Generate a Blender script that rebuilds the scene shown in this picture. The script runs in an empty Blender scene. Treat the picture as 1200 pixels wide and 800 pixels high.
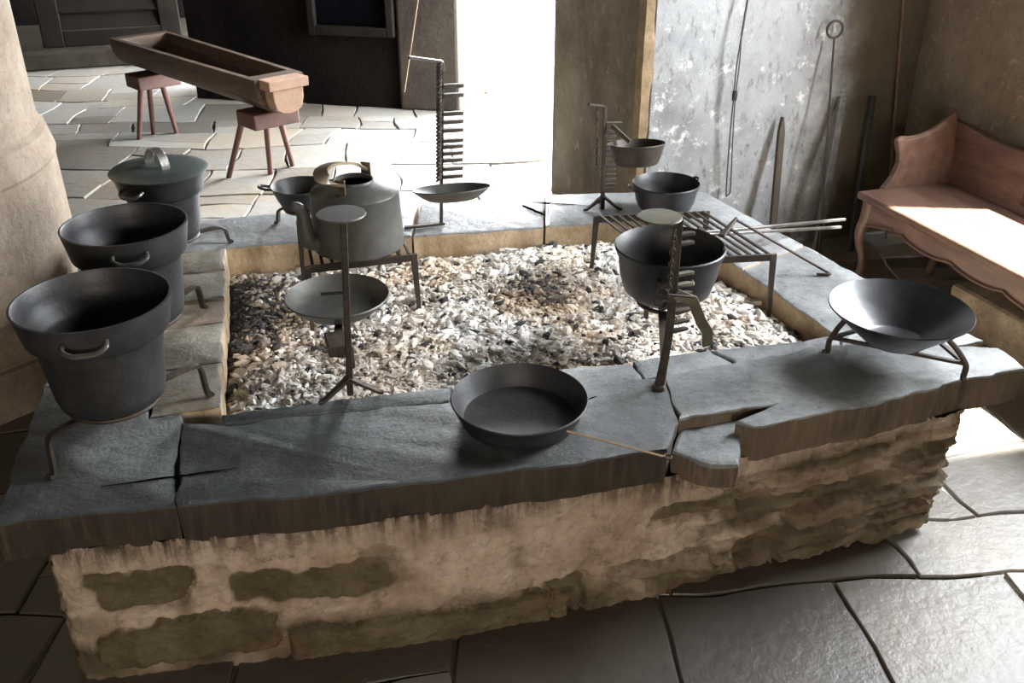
import bpy, bmesh, math, random
import numpy as np
from mathutils import Vector, Matrix, noise
random.seed(7)
SC = bpy.context.scene
COL = SC.collection
PI = math.pi
# ------------------------------------------------------------------ camera
FOC = 1100.0; YH = -190.0; CH = 1.65; SL = 0.45
TH = math.atan((400-YH)/FOC); PS = math.atan(400/math.hypot(FOC, 400-YH))
FW = Vector((math.sin(PS)*math.cos(TH), math.cos(PS)*math.cos(TH), -math.sin(TH)))
RT = Vector((math.cos(PS), -math.sin(PS), 0)); UP = RT.cross(FW)
cam = bpy.data.cameras.new('camera'); cam.sensor_width = 36; cam.lens = FOC/1200*36
co = bpy.data.objects.new('camera', cam); COL.objects.link(co)
co.matrix_world = Matrix(((RT.x, UP.x, -FW.x, 0), (RT.y, UP.y, -FW.y, 0), (RT.z, UP.z, -FW.z, CH), (0, 0, 0, 1)))
cam.clip_start = 0.05; cam.clip_end = 200
SC.camera = co
def ray(x, y): return FW*FOC + RT*(x-600) - UP*(y-400)
def at(x, y, z=SL):                       # survey: point of height z seen at a place in the photo
    d = ray(x, y); t = (z-CH)/d.z; return Vector((d.x*t, d.y*t, z))
def atY(x, y, Y):
    d = ray(x, y); t = Y/d.y; return Vector((d.x*t, Y, CH+d.z*t))
def atX(x, y, X):
    d = ray(x, y); t = X/d.x; return Vector((X, d.y*t, CH+d.z*t))
# ------------------------------------------------------------------ materials
def nodes(m):
    m.use_nodes = True; nt = m.node_tree; nt.nodes.clear()
    out = nt.nodes.new('ShaderNodeOutputMaterial'); b = nt.nodes.new('ShaderNodeBsdfPrincipled')
    nt.links.new(b.outputs[0], out.inputs[0]); return nt, b
def N(nt, t, **k):
    n = nt.nodes.new(t)
    for a, v in k.items():
        if a in n.inputs.keys() if hasattr(n.inputs, 'keys') else False: n.inputs[a].default_value = v
        else: setattr(n, a, v)
    return n
def noi(nt, vec, scale, detail=6, rough=.6, dist=0):
    n = nt.nodes.new('ShaderNodeTexNoise'); n.inputs['Scale'].default_value = scale
    n.inputs['Detail'].default_value = detail; n.inputs['Roughness'].default_value = rough
    n.inputs['Distortion'].default_value = dist
    nt.links.new(vec, n.inputs['Vector']); return n.outputs[0]
def ramp(nt, fac, stops):
    r = nt.nodes.new('ShaderNodeValToRGB'); e = r.color_ramp.elements
    while len(e) < len(stops): e.new(.5)
    for i, (p, c) in enumerate(stops):
        e[i].position = p; e[i].color = (*c, 1) if len(c) == 3 else c
    nt.links.new(fac, r.inputs[0]); return r.outputs[0]
def mix(nt, fac, a, b, mode='MIX'):
    m = nt.nodes.new('ShaderNodeMix'); m.data_type = 'RGBA'; m.blend_type = mode
    for s, v in ((m.inputs[0], fac), (m.inputs[6], a), (m.inputs[7], b)):
        if isinstance(v, (int, float)): s.default_value = v
        elif isinstance(v, tuple): s.default_value = (*v, 1)
        else: nt.links.new(v, s)
    return m.outputs[2]
def bump(nt, b, h, strength=.3, dist=.01):
    n = nt.nodes.new('ShaderNodeBump'); n.inputs['Strength'].default_value = strength
    n.inputs['Distance'].default_value = dist
    nt.links.new(h, n.inputs['Height']); nt.links.new(n.outputs[0], b.inputs['Normal'])
def coord(nt, scale=(1, 1, 1), rot=(0, 0, 0), world=True):
    if world:
        g = nt.nodes.new('ShaderNodeNewGeometry').outputs['Position']
    else:
        g = nt.nodes.new('ShaderNodeTexCoord').outputs['Object']
    mp = nt.nodes.new('ShaderNodeMapping'); mp.inputs['Scale'].default_value = scale; mp.inputs['Rotation'].default_value = rot
    nt.links.new(g, mp.inputs[0]); return mp.outputs[0]
MATS = {}
def simple(name, stops, scale=12, rough=.6, metal=0, bs=.2, bscale=60, stretch=(1, 1, 1), spec=.5, rvar=.12, bdist=.004, world=False, dist=0):
    m = bpy.data.materials.new(name); nt, b = nodes(m)
    v = coord(nt, stretch, world=world)
    n1 = noi(nt, v, scale, 8, .65, dist)
    c = ramp(nt, n1, stops); nt.links.new(c, b.inputs['Base Color'])
    n2 = noi(nt, v, bscale, 6, .6)
    r = nt.nodes.new('ShaderNodeMapRange'); r.inputs[3].default_value = rough-rvar; r.inputs[4].default_value = rough+rvar
    nt.links.new(n1, r.inputs[0]); nt.links.new(r.outputs[0], b.inputs['Roughness'])
    b.inputs['Metallic'].default_value = metal
    b.inputs['Specular IOR Level'].default_value = spec
    bump(nt, b, n2, bs, bdist); MATS[name] = m; return m
simple('cast_iron', [(.3, (.022, .022, .023)), (.55, (.04, .04, .042)), (.8, (.075, .07, .065))], 9, .47, .25, .25, 90)
simple('iron_inside', [(.3, (.015, .015, .016)), (.7, (.035, .035, .036))], 9, .42, .35, .15, 90)
simple('wok_steel', [(.3, (.05, .05, .053)), (.7, (.10, .10, .107))], 7, .33, .75, .1, 60)
simple('wrought_iron', [(.3, (.03, .024, .02)), (.55, (.06, .045, .036)), (.8, (.12, .08, .055))], 25, .55, .3, .4, 120)
simple('bright_iron', [(.3, (.12, .11, .10)), (.7, (.26, .25, .23))], 20, .36, .7, .2, 100)
simple('olive_iron', [(.3, (.07, .066, .045)), (.7, (.15, .142, .10))], 20, .6, .2, .2, 100)
simple('kettle_iron', [(.3, (.06, .06, .055)), (.55, (.11, .108, .1)), (.8, (.19, .18, .16))], 8, .5, .35, .2, 80)
simple('brown_iron', [(.3, (.10, .075, .045)), (.7, (.25, .19, .12))], 14, .45, .5, .2, 80)
simple('lid_iron', [(.3, (.06, .075, .07)), (.7, (.13, .15, .14))], 8, .38, .5, .1, 80)
simple('wood_old', [(.3, (.03, .018, .011)), (.5, (.065, .04, .025)), (.75, (.12, .078, .05))], 7, .7, 0, .4, 30, (1, 1, 6))
simple('wood_red', [(.3, (.06, .026, .02)), (.7, (.135, .06, .046))], 10, .6, 0, .3, 40)
simple('wood_end', [(.3, (.22, .13, .085)), (.7, (.38, .24, .165))], 10, .7, 0, .3, 40)
simple('wood_bench', [(.25, (.06, .032, .023)), (.5, (.125, .07, .05)), (.8, (.2, .12, .09))], 5, .4, 0, .15, 30, (5, 1, 5))
simple('wood_dark', [(.3, (.04, .03, .022)), (.7, (.11, .085, .06))], 6, .75, 0, .3, 30)
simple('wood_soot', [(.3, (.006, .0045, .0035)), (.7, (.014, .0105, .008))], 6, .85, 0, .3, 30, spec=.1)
simple('wood_step', [(.3, (.022, .018, .013)), (.7, (.05, .042, .032))], 6, .85, 0, .3, 30, spec=.1)
simple('rope', [(.3, (.05, .045, .04)), (.7, (.1, .09, .08))], 30, .9)
simple('rope_pale', [(.3, (.14, .09, .05)), (.7, (.2, .14, .09))], 30, .9)
simple('void', [(.3, (.002, .002, .003)), (.7, (.004, .004, .006))], 3, .9, spec=0)

def stone_mat(name, lo, mid, hi, rough=.5, flecks=.25, spec=.5):
    m = bpy.data.materials.new(name); nt, b = nodes(m); v = coord(nt)
    n1 = noi(nt, v, 6, 10, .72); c = ramp(nt, n1, [(.32, lo), (.5, mid), (.68, hi)])
    vs = coord(nt, (5, 26, 10), (0, 0, .15)); n3 = noi(nt, vs, 4, 9, .75)
    f = ramp(nt, n3, [(.56, (0, 0, 0)), (.72, (flecks,)*3)])
    c = mix(nt, f, c, tuple(min(1, x*2.4) for x in hi))
    n5 = noi(nt, v, 40, 8, .75); c = mix(nt, ramp(nt, n5, [(.34, (.75,)*3), (.46, (0, 0, 0))]), c, tuple(x*.5 for x in lo))
    c = mix(nt, ramp(nt, n5, [(.62, (0, 0, 0)), (.72, (flecks*1.6,)*3)]), c, tuple(min(1, x*2.2) for x in hi))
    nt.links.new(c, b.inputs['Base Color'])
    r = nt.nodes.new('ShaderNodeMapRange'); r.inputs[1].default_value = .3; r.inputs[2].default_value = .7; r.inputs[3].default_value = rough-.14; r.inputs[4].default_value = rough+.2
    nt.links.new(n5, r.inputs[0]); nt.links.new(r.outputs[0], b.inputs['Roughness'])
    b.inputs['Specular IOR Level'].default_value = spec
    n4 = noi(nt, v, 24, 10, .75); bump(nt, b, n4, .7, .009)
    MATS[name] = m
stone_mat('kerb_tan', (.10, .085, .062), (.19, .165, .125), (.3, .265, .205), .5, .2)
stone_mat('slab_dark', (.022, .024, .025), (.045, .049, .05), (.085, .091, .093), .42, .08)  # dark, grey and pale slab tones: soot with the light falloff painted in
stone_mat('slab_grey', (.10, .105, .108), (.175, .185, .19), (.29, .305, .31), .40, .25)
stone_mat('slab_pale', (.16, .165, .17), (.27, .28, .285), (.4, .41, .415), .40, .3)
stone_mat('stone_brown', (.16, .12, .08), (.27, .21, .15), (.4, .33, .25), .8, .1)
stone_mat('column_stone', (.12, .085, .055), (.18, .136, .096), (.25, .205, .157), .85, .06)
def slab_side(nm, k):
    m = bpy.data.materials.new(nm); nt, b = nodes(m)
    v = coord(nt, (1, 1, .10)); n = noi(nt, v, 60, 5, .6)
    v2 = coord(nt); n2 = noi(nt, v2, 6, 6, .6)
    sc_ = lambda *c: tuple(x*k for x in c)
    c = ramp(nt, n, [(.3, sc_(.035, .024, .016)), (.55, sc_(.085, .06, .04)), (.68, sc_(.15, .11, .075)), (.8, sc_(.3, .24, .17))])
    c = mix(nt, ramp(nt, n2, [(.4, (0, 0, 0)), (.65, (.8, .8, .8))]), c, sc_(.13, .095, .06)); nt.links.new(c, b.inputs['Base Color'])
    b.inputs['Roughness'].default_value = .8; bump(nt, b, n, .6, .006); MATS[nm] = m
slab_side('slab_side', .4); slab_side('slab_side_light', 1.1)
def masonry_mat():
    m = bpy.data.materials.new('masonry'); nt, b = nodes(m); v = coord(nt)
    a = nt.nodes.new('ShaderNodeAttribute'); a.attribute_name = 'stone'
    s = nt.nodes.new('ShaderNodeAttribute'); s.attribute_name = 'soot'
    n1 = noi(nt, v, 9, 9, .7); n2 = noi(nt, v, 45, 6, .7)
    plaster = ramp(nt, n1, [(.25, (.33, .24, .165)), (.5, (.53, .415, .325)), (.75, (.69, .58, .475))])
    stone = ramp(nt, n1, [(.3, (.07, .052, .028)), (.5, (.125, .095, .055)), (.72, (.2, .16, .10))])
    vr = coord(nt, (1.2, 1, 3)); n3 = noi(nt, vr, 3, 3, .5)
    stone = mix(nt, ramp(nt, n3, [(.62, (0, 0, 0)), (.72, (.4, .4, .4))]), stone, (.2, .085, .05))
    n5 = noi(nt, v, 3.2, 8, .75); plaster = mix(nt, ramp(nt, n5, [(.44, (0, 0, 0)), (.64, (.75, .75, .75))]), plaster, mix(nt, 1.0, plaster, (.52, .44, .36), 'MULTIPLY'))
    n6 = noi(nt, v, 24, 10, .8); plaster = mix(nt, ramp(nt, n6, [(.36, (.7, .7, .7)), (.46, (0, 0, 0))]), plaster, (.17, .125, .085))
    c = mix(nt, a.outputs['Fac'], plaster, stone)
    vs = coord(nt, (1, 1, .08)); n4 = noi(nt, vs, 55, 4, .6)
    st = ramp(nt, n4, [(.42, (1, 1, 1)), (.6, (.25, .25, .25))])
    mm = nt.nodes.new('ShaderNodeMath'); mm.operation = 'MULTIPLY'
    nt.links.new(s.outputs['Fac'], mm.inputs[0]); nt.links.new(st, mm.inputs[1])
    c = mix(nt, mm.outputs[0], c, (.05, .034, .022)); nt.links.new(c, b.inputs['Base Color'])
    b.inputs['Roughness'].default_value = .85; b.inputs['Specular IOR Level'].default_value = .25
    bump(nt, b, n2, .8, .012); MATS['masonry'] = m
masonry_mat()
def tone_mat(name, stops, rough=.9, bs=.4, bscale=120, tint=None):
    m = bpy.data.materials.new(name); nt, b = nodes(m); v = coord(nt)
    a = nt.nodes.new('ShaderNodeAttribute'); a.attribute_name = 'tone'
    n1 = noi(nt, v, bscale, 5, .65)
    ad = nt.nodes.new('ShaderNodeMath'); ad.operation = 'MULTIPLY_ADD'; ad.inputs[1].default_value = .35; 
    sb = nt.nodes.new('ShaderNodeMath'); sb.operation = 'SUBTRACT'; sb.inputs[1].default_value = .175
    nt.links.new(n1, ad.inputs[0]); nt.links.new(a.outputs['Fac'], ad.inputs[2]); nt.links.new(ad.outputs[0], sb.inputs[0])
    c = ramp(nt, sb.outputs[0], stops)
    if tint:
        nw_ = noi(nt, v, tint[1], 5, .65); c = mix(nt, ramp(nt, nw_, [(.45, (0, 0, 0)), (.62, (1, 1, 1))]), c, mix(nt, 1.0, c, tint[0], 'MULTIPLY'))
    nt.links.new(c, b.inputs['Base Color'])
    b.inputs['Roughness'].default_value = rough; b.inputs['Specular IOR Level'].default_value = .3
    bump(nt, b, n1, bs, .004); MATS[name] = m
tone_mat('ash', [(0, (.03, .03, .033)), (.22, (.09, .09, .095)), (.40, (.40, .34, .28)), (.58, (.66, .61, .55)), (.85, (.88, .87, .86))], tint=((1, .87, .73), 2.6))
tone_mat('flag', [(0, (.045, .037, .03)), (.4, (.095, .082, .068)), (.7, (.16, .148, .132)), (1, (.30, .29, .27))], .43, .8, 22, tint=((1, .88, .74), 1.3))
MATS['flag'].node_tree.nodes['Principled BSDF'].inputs['Specular IOR Level'].default_value = .6
def wall_mat(name, lo, mid, hi, fleck, fl_amt, dark_amt=.5, scale=2.2, smoke_shade=None):
    m = bpy.data.materials.new(name); nt, b = nodes(m); v = coord(nt)
    n1 = noi(nt, v, scale, 10, .7); c = ramp(nt, n1, [(.3, lo), (.5, mid), (.7, hi)])
    n2 = noi(nt, v, 12 if smoke_shade else 16, 10, .75); c = mix(nt, ramp(nt, n2, [(.57, (0, 0, 0)), (.66, (fl_amt,)*3)]), c, fleck)
    if smoke_shade:  # brown soot tone plus painted light falloff towards the right end
        sp = nt.nodes.new('ShaderNodeSeparateXYZ'); nt.links.new(v, sp.inputs[0]); ns = noi(nt, v, 3.5, 6, .7)
        ma = nt.nodes.new('ShaderNodeMath'); ma.operation = 'MULTIPLY_ADD'; ma.inputs[1].default_value = .5; nt.links.new(ns, ma.inputs[0]); nt.links.new(sp.outputs[0], ma.inputs[2])
        mr = nt.nodes.new('ShaderNodeMapRange'); mr.interpolation_type = 'SMOOTHSTEP'; mr.inputs[1].default_value = smoke_shade; mr.inputs[2].default_value = smoke_shade+.32; nt.links.new(ma.outputs[0], mr.inputs[0])
        c = mix(nt, mr.outputs[0], c, ramp(nt, n1, [(.3, (.05, .04, .027)), (.55, (.10, .082, .058)), (.75, (.16, .135, .1))]))
    n3 = noi(nt, coord(nt, (1, 1, .4)), 34, 8, .7); c = mix(nt, ramp(nt, n3, [(.3, (dark_amt,)*3), (.45, (0, 0, 0))]), c, tuple(x*.4 for x in lo))
    nt.links.new(c, b.inputs['Base Color']); b.inputs['Roughness'].default_value = .8; b.inputs['Specular IOR Level'].default_value = .3
    bump(nt, b, n2, .7, .012); MATS[name] = m
wall_mat('plaster_grey', (.19, .19, .195), (.34, .35, .36), (.47, .48, .49), (.8, .8, .78), .85, .75, 2.2, 2.62)
wall_mat('plaster_brown', (.11, .088, .06), (.19, .155, .11), (.27, .225, .165), (.5, .42, .3), .5)
wall_mat('pier_brown', (.15, .125, .09), (.27, .23, .17), (.4, .35, .27), (.6, .54, .43), .5)
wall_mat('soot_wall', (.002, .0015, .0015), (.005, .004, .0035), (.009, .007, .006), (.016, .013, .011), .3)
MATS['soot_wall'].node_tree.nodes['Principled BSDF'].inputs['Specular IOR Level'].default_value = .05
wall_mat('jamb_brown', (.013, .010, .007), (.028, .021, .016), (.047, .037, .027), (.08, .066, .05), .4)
wall_mat('ochre', (.2, .14, .08), (.38, .28, .17), (.52, .41, .28), (.6, .52, .4), .4, .8, 9)
wall_mat('kerb_ochre', (.26, .18, .10), (.48, .36, .23), (.66, .53, .38), (.65, .52, .36), .4, .5, 6)
simple('limewash', [(.3, (.7, .69, .66)), (.7, (.82, .81, .79))], 4, .9)
# ------------------------------------------------------------------ mesh builder
class MB:
    def __init__(s): s.v = []; s.f = []; s.mi = []; s.tone = []
    def add(s, vs, fs, mi=0, tone=None):
        o = len(s.v); s.v += [tuple(v) for v in vs]; s.f += [tuple(i+o for i in f) for f in fs]; s.mi += [mi]*len(fs)
        if tone is not None: s.tone += [tone]*len(vs)
        return s
    def box(s, c, size, rot=None, mi=0, jit=0):
        c = Vector(c); h = Vector(size)/2; M = rot or Matrix.Identity(3); vs = []
        for x in (-1, 1):
            for y in (-1, 1):
                for z in (-1, 1):
                    vs.append(c+M@Vector((x*h.x+random.uniform(-jit, jit), y*h.y+random.uniform(-jit, jit), z*h.z+random.uniform(-jit, jit))))
        return s.add(vs, [(0, 1, 3, 2), (4, 6, 7, 5), (0, 4, 5, 1), (2, 3, 7, 6), (0, 2, 6, 4), (1, 5, 7, 3)], mi)
    def frames(s, pts, up=None):
        pts = [Vector(p) for p in pts]; fr = []; n = len(pts); last = None
        for i in range(n):
            t = (pts[min(i+1, n-1)]-pts[max(i-1, 0)]).normalized()
            if up is not None: u = Vector(up)
            elif last is not None: u = last
            else: u = Vector((0, 0, 1)) if abs(t.z) < .9 else Vector((1, 0, 0))
            a = t.cross(u)
            if a.length < 1e-5: a = t.orthogonal()
            a.normalize(); b = a.cross(t).normalized(); last = b; fr.append((pts[i], a, b, t))
        return fr
    def tube(s, pts, r, sides=8, mi=0, cap=True):
        n = len(pts); rr = r if isinstance(r, (list, tuple)) else [r]*n; fr = s.frames(pts); vs = []; fs = []
        for (p, a, b, t), q in zip(fr, rr):
            for k in range(sides):
                an = 2*PI*k/sides; vs.append(p+a*math.cos(an)*q+b*math.sin(an)*q)
        for i in range(n-1):
            for k in range(sides):
                k2 = (k+1) % sides; fs.append((i*sides+k, i*sides+k2, (i+1)*sides+k2, (i+1)*sides+k))
        if cap: fs += [tuple(range(sides))[::-1], tuple(range((n-1)*sides, n*sides))]
        return s.add(vs, fs, mi)
    def ring(s, c, R, r, axis=(0, 0, 1), seg=32, sides=8, mi=0, sx=1, sy=1, xdir=None):
        z = Vector(axis).normalized(); x = Vector(xdir).normalized() if xdir else z.orthogonal().normalized(); y = z.cross(x); vs = []; fs = []
        for i in range(seg):
            a = 2*PI*i/seg; d = x*math.cos(a)*sx+y*math.sin(a)*sy
            for k in range(sides):
                b = 2*PI*k/sides; vs.append(Vector(c)+d*R+(d.normalized()*math.cos(b)+z*math.sin(b))*r)
        for i in range(seg):
            j = (i+1) % seg
            for k in range(sides):
                l = (k+1) % sides; fs.append((i*sides+k, j*sides+k, j*sides+l, i*sides+l))
        return s.add(vs, fs, mi)
    def strap(s, pts, w, t, up, mi=0, taper=None):     # flat bar: w across (tangent x up), t along up
        fr = s.frames(pts, up); vs = []; fs = []
        for i, (p, a, b, tt) in enumerate(fr):
            k = taper[i] if taper else 1
            for sx, sy in ((-1, -1), (1, -1), (1, 1), (-1, 1)): vs.append(p+a*sx*w/2*k+b*sy*t/2)
        n = len(fr)
        for i in range(n-1):
            for k in range(4):
                l = (k+1) % 4; fs.append((i*4+k, i*4+l, i*4+4+l, i*4+4+k))
        fs += [(3, 2, 1, 0), tuple((n-1)*4+q for q in range(4))]
        return s.add(vs, fs, mi)
    def lathe(s, prof, c=(0, 0, 0), seg=64, mi=0, closed=False, tilt=None):
        c = Vector(c); vs = []; fs = []; n = len(prof)
        M = tilt or Matrix.Identity(3)
        idx = []
        for (r, z) in prof:
            if r < 1e-6: idx.append([len(vs)]); vs.append(c+M@Vector((0, 0, z)))
            else:
                idx.append(list(range(len(vs), len(vs)+seg)))
                for k in range(seg):
                    a = 2*PI*k/seg; vs.append(c+M@Vector((r*math.cos(a), r*math.sin(a), z)))
        pairs = list(zip(range(n-1), range(1, n))) + ([(n-1, 0)] if closed else [])
        for i, j in pairs:
            A, B = idx[i], idx[j]
            for k in range(seg):
                l = (k+1) % seg
                if len(A) == 1 and len(B) == 1: continue
                if len(A) == 1: fs.append((A[0], B[l], B[k]))
                elif len(B) == 1: fs.append((A[k], A[l], B[0]))
                else: fs.append((A[k], A[l], B[l], B[k]))
        return s.add(vs, fs, mi)
    def prism(s, poly, z0, z1, mi=0, side=None):
        n = len(poly); vs = [(p[0], p[1], z0) for p in poly]+[(p[0], p[1], z1) for p in poly]
        s.add(vs, [tuple(range(n))[::-1], tuple(range(n, 2*n))], mi); o = len(s.v)-2*n
        for i in range(n):
            j = (i+1) % n; s.f.append((o+i, o+j, o+n+j, o+n+i)); s.mi.append(mi if side is None else side)
        return s
    def build(s, name, mats, parent=None, smooth=True, angle=40, bevel=0, segs=2):
        me = bpy.data.meshes.new(name); org = parent.location if parent is not None and parent.get('_root') else Vector((0, 0, 0))
        if parent is not None and not parent.get('_root') and parent.parent is not None: org = parent.parent.location
        me.from_pydata([tuple(Vector(v)-org) for v in s.v], [], s.f)
        for m in (mats if isinstance(mats, (list, tuple)) else [mats]): me.materials.append(MATS[m])
        if s.tone:
            at_ = me.attributes.new('tone', 'FLOAT', 'POINT'); at_.data.foreach_set('value', s.tone)
        me.polygons.foreach_set('material_index', s.mi)
        bm = bmesh.new(); bm.from_mesh(me); bmesh.ops.recalc_face_normals(bm, faces=bm.faces); bm.to_mesh(me); bm.free()
        if smooth:
            me.polygons.foreach_set('use_smooth', [True]*len(me.polygons)); me.set_sharp_from_angle(angle=math.radians(angle))
        o = bpy.data.objects.new(name, me); COL.objects.link(o)
        if parent is not None: o.parent = parent
        if bevel:
            b = o.modifiers.new('b', 'BEVEL'); b.width = bevel; b.segments = segs; b.limit_method = 'ANGLE'; b.angle_limit = math.radians(35)
        return o
def tag(o, label, cat, group=None, kind=None):
    o['label'] = label; o['category'] = cat
    if group: o['group'] = group
    if kind: o['kind'] = kind
    return o
def struct(o, label=None):
    o['kind'] = 'structure'
    if label: o['label'] = label
    return o
def thing(name, loc, label, cat, group=None):
    o = bpy.data.objects.new(name, None); COL.objects.link(o); o.location = loc; o['_root'] = 1; o.empty_display_size = .05
    return tag(o, label, cat, group)
def nz(p, s=1.0, seed=0): return noise.noise(Vector(p)*s+Vector((seed*7.3, seed*3.1, seed*1.7)))
def fbm(p, s, seed=0, o=4): return noise.fractal(Vector(p)*s+Vector((seed*7.3, seed*3.1, seed*1.7)), .9, 2.1, o)
def bez(pts, n=8):                    # Catmull-Rom through the points
    P = [Vector(p) for p in pts]; P = [P[0]*2-P[1]]+P+[P[-1]*2-P[-2]]; out = []
    for i in range(1, len(P)-2):
        for k in range(n):
            t = k/n; a, b, c, d = P[i-1:i+3]
            out.append(.5*((2*b)+(c-a)*t+(2*a-5*b+4*c-d)*t*t+(3*b-a-3*c+d)*t**3))
    out.append(P[-2]); return out
# ------------------------------------------------------------------ room shell
def wallbox(name, x0, x1, y0, y1, z0, z1, m, label=None):
    mb = MB(); mb.box(((x0+x1)/2, (y0+y1)/2, (z0+z1)/2), (x1-x0, y1-y0, z1-z0)); return struct(mb.build(name, m, smooth=False), label)
XD = 1.65; YB = 3.45; XR = 2.97; ZC = 3.2
# grey wall behind the hearth, rough surface, with the pier face of the opening
def rough_wall(name, m, p0, p1, z0, z1, nrm, amp, step, seed, thick, label):
    p0 = Vector(p0); p1 = Vector(p1); L = (p1-p0).length; d = (p1-p0)/L; nu = max(2, int(L/step)); nv = max(2, int((z1-z0)/step)); nrm = Vector(nrm)
    mb = MB(); vs = []; fs = []
    for j in range(nv+1):
        for i in range(nu+1):
            q = p0+d*(L*i/nu)+Vector((0, 0, z0+(z1-z0)*j/nv))
            e = min(1, min(i, nu-i)/3)
            vs.append(q+nrm*(amp*fbm(q, 2.2, seed)*e+amp*.35*fbm(q, 11, seed)*e))
    for j in range(nv):
        for i in range(nu):
            a = j*(nu+1)+i; fs.append((a, a+1, a+nu+2, a+nu+1))
    o = len(vs); B = [p0+Vector((0, 0, z0)), p1+Vector((0, 0, z0)), p1+Vector((0, 0, z1)), p0+Vector((0, 0, z1))]
    vs += [b-nrm*thick for b in B]; fs.append((o+3, o+2, o+1, o))
    low = list(range(nu+1)); top = [nv*(nu+1)+i for i in range(nu+1)]; lf = [j*(nu+1) for j in range(nv+1)]; rg = [j*(nu+1)+nu for j in range(nv+1)]
    fs += [tuple([o, o+1]+low[::-1]), tuple([o+2, o+3]+top), tuple([o+3, o]+lf), tuple([o+1, o+2]+rg[::-1])]
    mb.add(vs, fs); return struct(mb.build(name, m, angle=60), label)
rough_wall('wall_back', 'plaster_grey', (XD+.045, YB, 0), (XR+.05, YB, 0), 0, ZC, (0, -1, 0), .012, .035, 1, .2, 'flaking grey plaster wall behind the hearth')
rough_wall('wall_pier', 'pier_brown', (XD, 4.47, 0), (XD, YB+.02, 0), 0, ZC, (-1, 0, 0), .02, .04, 2, .9, 'brown stained pier beside the bright opening')
mb = MB(); prof = []
for i in range(160):
    z = ZC*i/159; w = .010+.016*nz((0, 0, z), 4, 4)+.010*nz((0, 0, z), 17, 5)
    prof.append((z, w))
vs = []; fs = []
for z, w in prof: vs += [(XD-.006, YB+.05, z), (XD-.004-.2*w, YB-.012, z), (XD+.02+w, YB-.02, z), (XD+.035+w, YB+.02, z)]
for i in range(159):
    for k in range(4):
        l = (k+1) % 4; fs.append((i*4+k, i*4+l, i*4+4+l, i*4+4+k))
mb.add(vs, fs); struct(mb.build('trim_1', 'ochre'), 'chipped ochre edge between brown pier and grey wall')
wallbox('wall_added_lintel', XD, XD+.4, 4.4, 6.6, 2.15, ZC, 'pier_brown', 'added unseen lintel above the bright opening')  # out of view, added to cut the light through the opening
# right wall with its window (outside the picture, over the bench)
WY0, WY1, WZ0, WZ1 = 1.62, 2.60, .92, 3.05
mb = MB(); T = .32
for (y0, y1, z0, z1) in ((-3, WY0, 0, ZC), (WY1, YB+.1, 0, ZC), (WY0, WY1, 0, WZ0), (WY0, WY1, WZ1, ZC)):
    mb.box((XR+T/2, (y0+y1)/2, (z0+z1)/2), (T, y1-y0, z1-z0))
struct(mb.build('wall_right', 'plaster_brown', smooth=False), 'brown soot-stained wall behind the bench')
mb = MB()
for (y0, y1, z0, z1) in ((WY0, WY0+.05, WZ0, WZ1), (WY1-.05, WY1, WZ0, WZ1), (WY0, WY1, WZ0, WZ0+.05), (WY0, WY1, WZ1-.05, WZ1)):
    mb.box((XR+.24, (y0+y1)/2, (z0+z1)/2), (.05, y1-y0, z1-z0))
struct(mb.build('window_2', 'wood_dark', smooth=False))
# far dark wall, left of the opening
JB = at(540, 131, 0); K1 = at(350, 121, 0)
dirw = (K1-JB).normalized(); nw = Vector((dirw.y, -dirw.x, 0)); nw = nw if nw.y < 0 else -nw
P1 = JB+dirw*1.95
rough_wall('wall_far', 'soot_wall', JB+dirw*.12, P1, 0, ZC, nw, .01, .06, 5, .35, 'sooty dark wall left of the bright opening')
mb = MB()                                           # brown post that closes the wall at the opening
pa = JB-nw*.30; pb = JB+nw*.03; w = .42
mb.add([pb, pb+dirw*w, pa+dirw*w, pa]+[q+Vector((0, 0, ZC)) for q in (pb, pb+dirw*w, pa+dirw*w, pa)], [(0, 1, 2, 3), (7, 6, 5, 4), (0, 4, 5, 1), (1, 5, 6, 2), (2, 6, 7, 3), (3, 7, 4, 0)])
struct(mb.build('wall_jamb', 'jamb_brown', smooth=False, bevel=.02), 'brown jamb on the far side of the bright opening')
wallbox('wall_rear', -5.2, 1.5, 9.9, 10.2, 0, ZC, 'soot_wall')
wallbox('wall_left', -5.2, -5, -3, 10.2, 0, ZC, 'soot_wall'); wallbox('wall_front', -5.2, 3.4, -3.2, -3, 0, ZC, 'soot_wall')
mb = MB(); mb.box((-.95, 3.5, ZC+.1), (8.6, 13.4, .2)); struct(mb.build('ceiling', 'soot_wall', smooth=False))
# window in the far wall: dark pane in a deep frame
mb = MB(); mp = MB()
def wallpt(s, z, off): return JB+dirw*s+Vector((0, 0, z))+nw*off
def hit(x, y):                                      # where the far wall is seen
    d = ray(x, y); o = Vector((0, 0, CH)); t = (JB+nw*.02-o).dot(nw)/d.dot(nw); q = o+d*t; return (q-JB).dot(dirw), q.z
s1, za = hit(455, 46); s0, zb = hit(372, 37); zw = (za+zb)/2
R3 = Matrix((dirw, nw, Vector((0, 0, 1)))).transposed()
ZT = zw+.75; fwid = .05
for (a, b_, z0, z1) in ((s1-fwid, s1, zw, ZT), (s0, s0+fwid, zw, ZT), (s1, s0, zw, zw+.06), (s1, s0, ZT-.06, ZT)):
    mb.box(wallpt((a+b_)/2, (z0+z1)/2, .03), (abs(b_-a), .06, z1-z0), R3)
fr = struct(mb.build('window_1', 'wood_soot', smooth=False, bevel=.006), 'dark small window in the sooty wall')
mp.box(wallpt((s0+s1)/2, (zw+ZT)/2, .014), (s0-s1, .008, ZT-zw), R3); p = mp.build('pane', 'void', fr, smooth=False)
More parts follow.
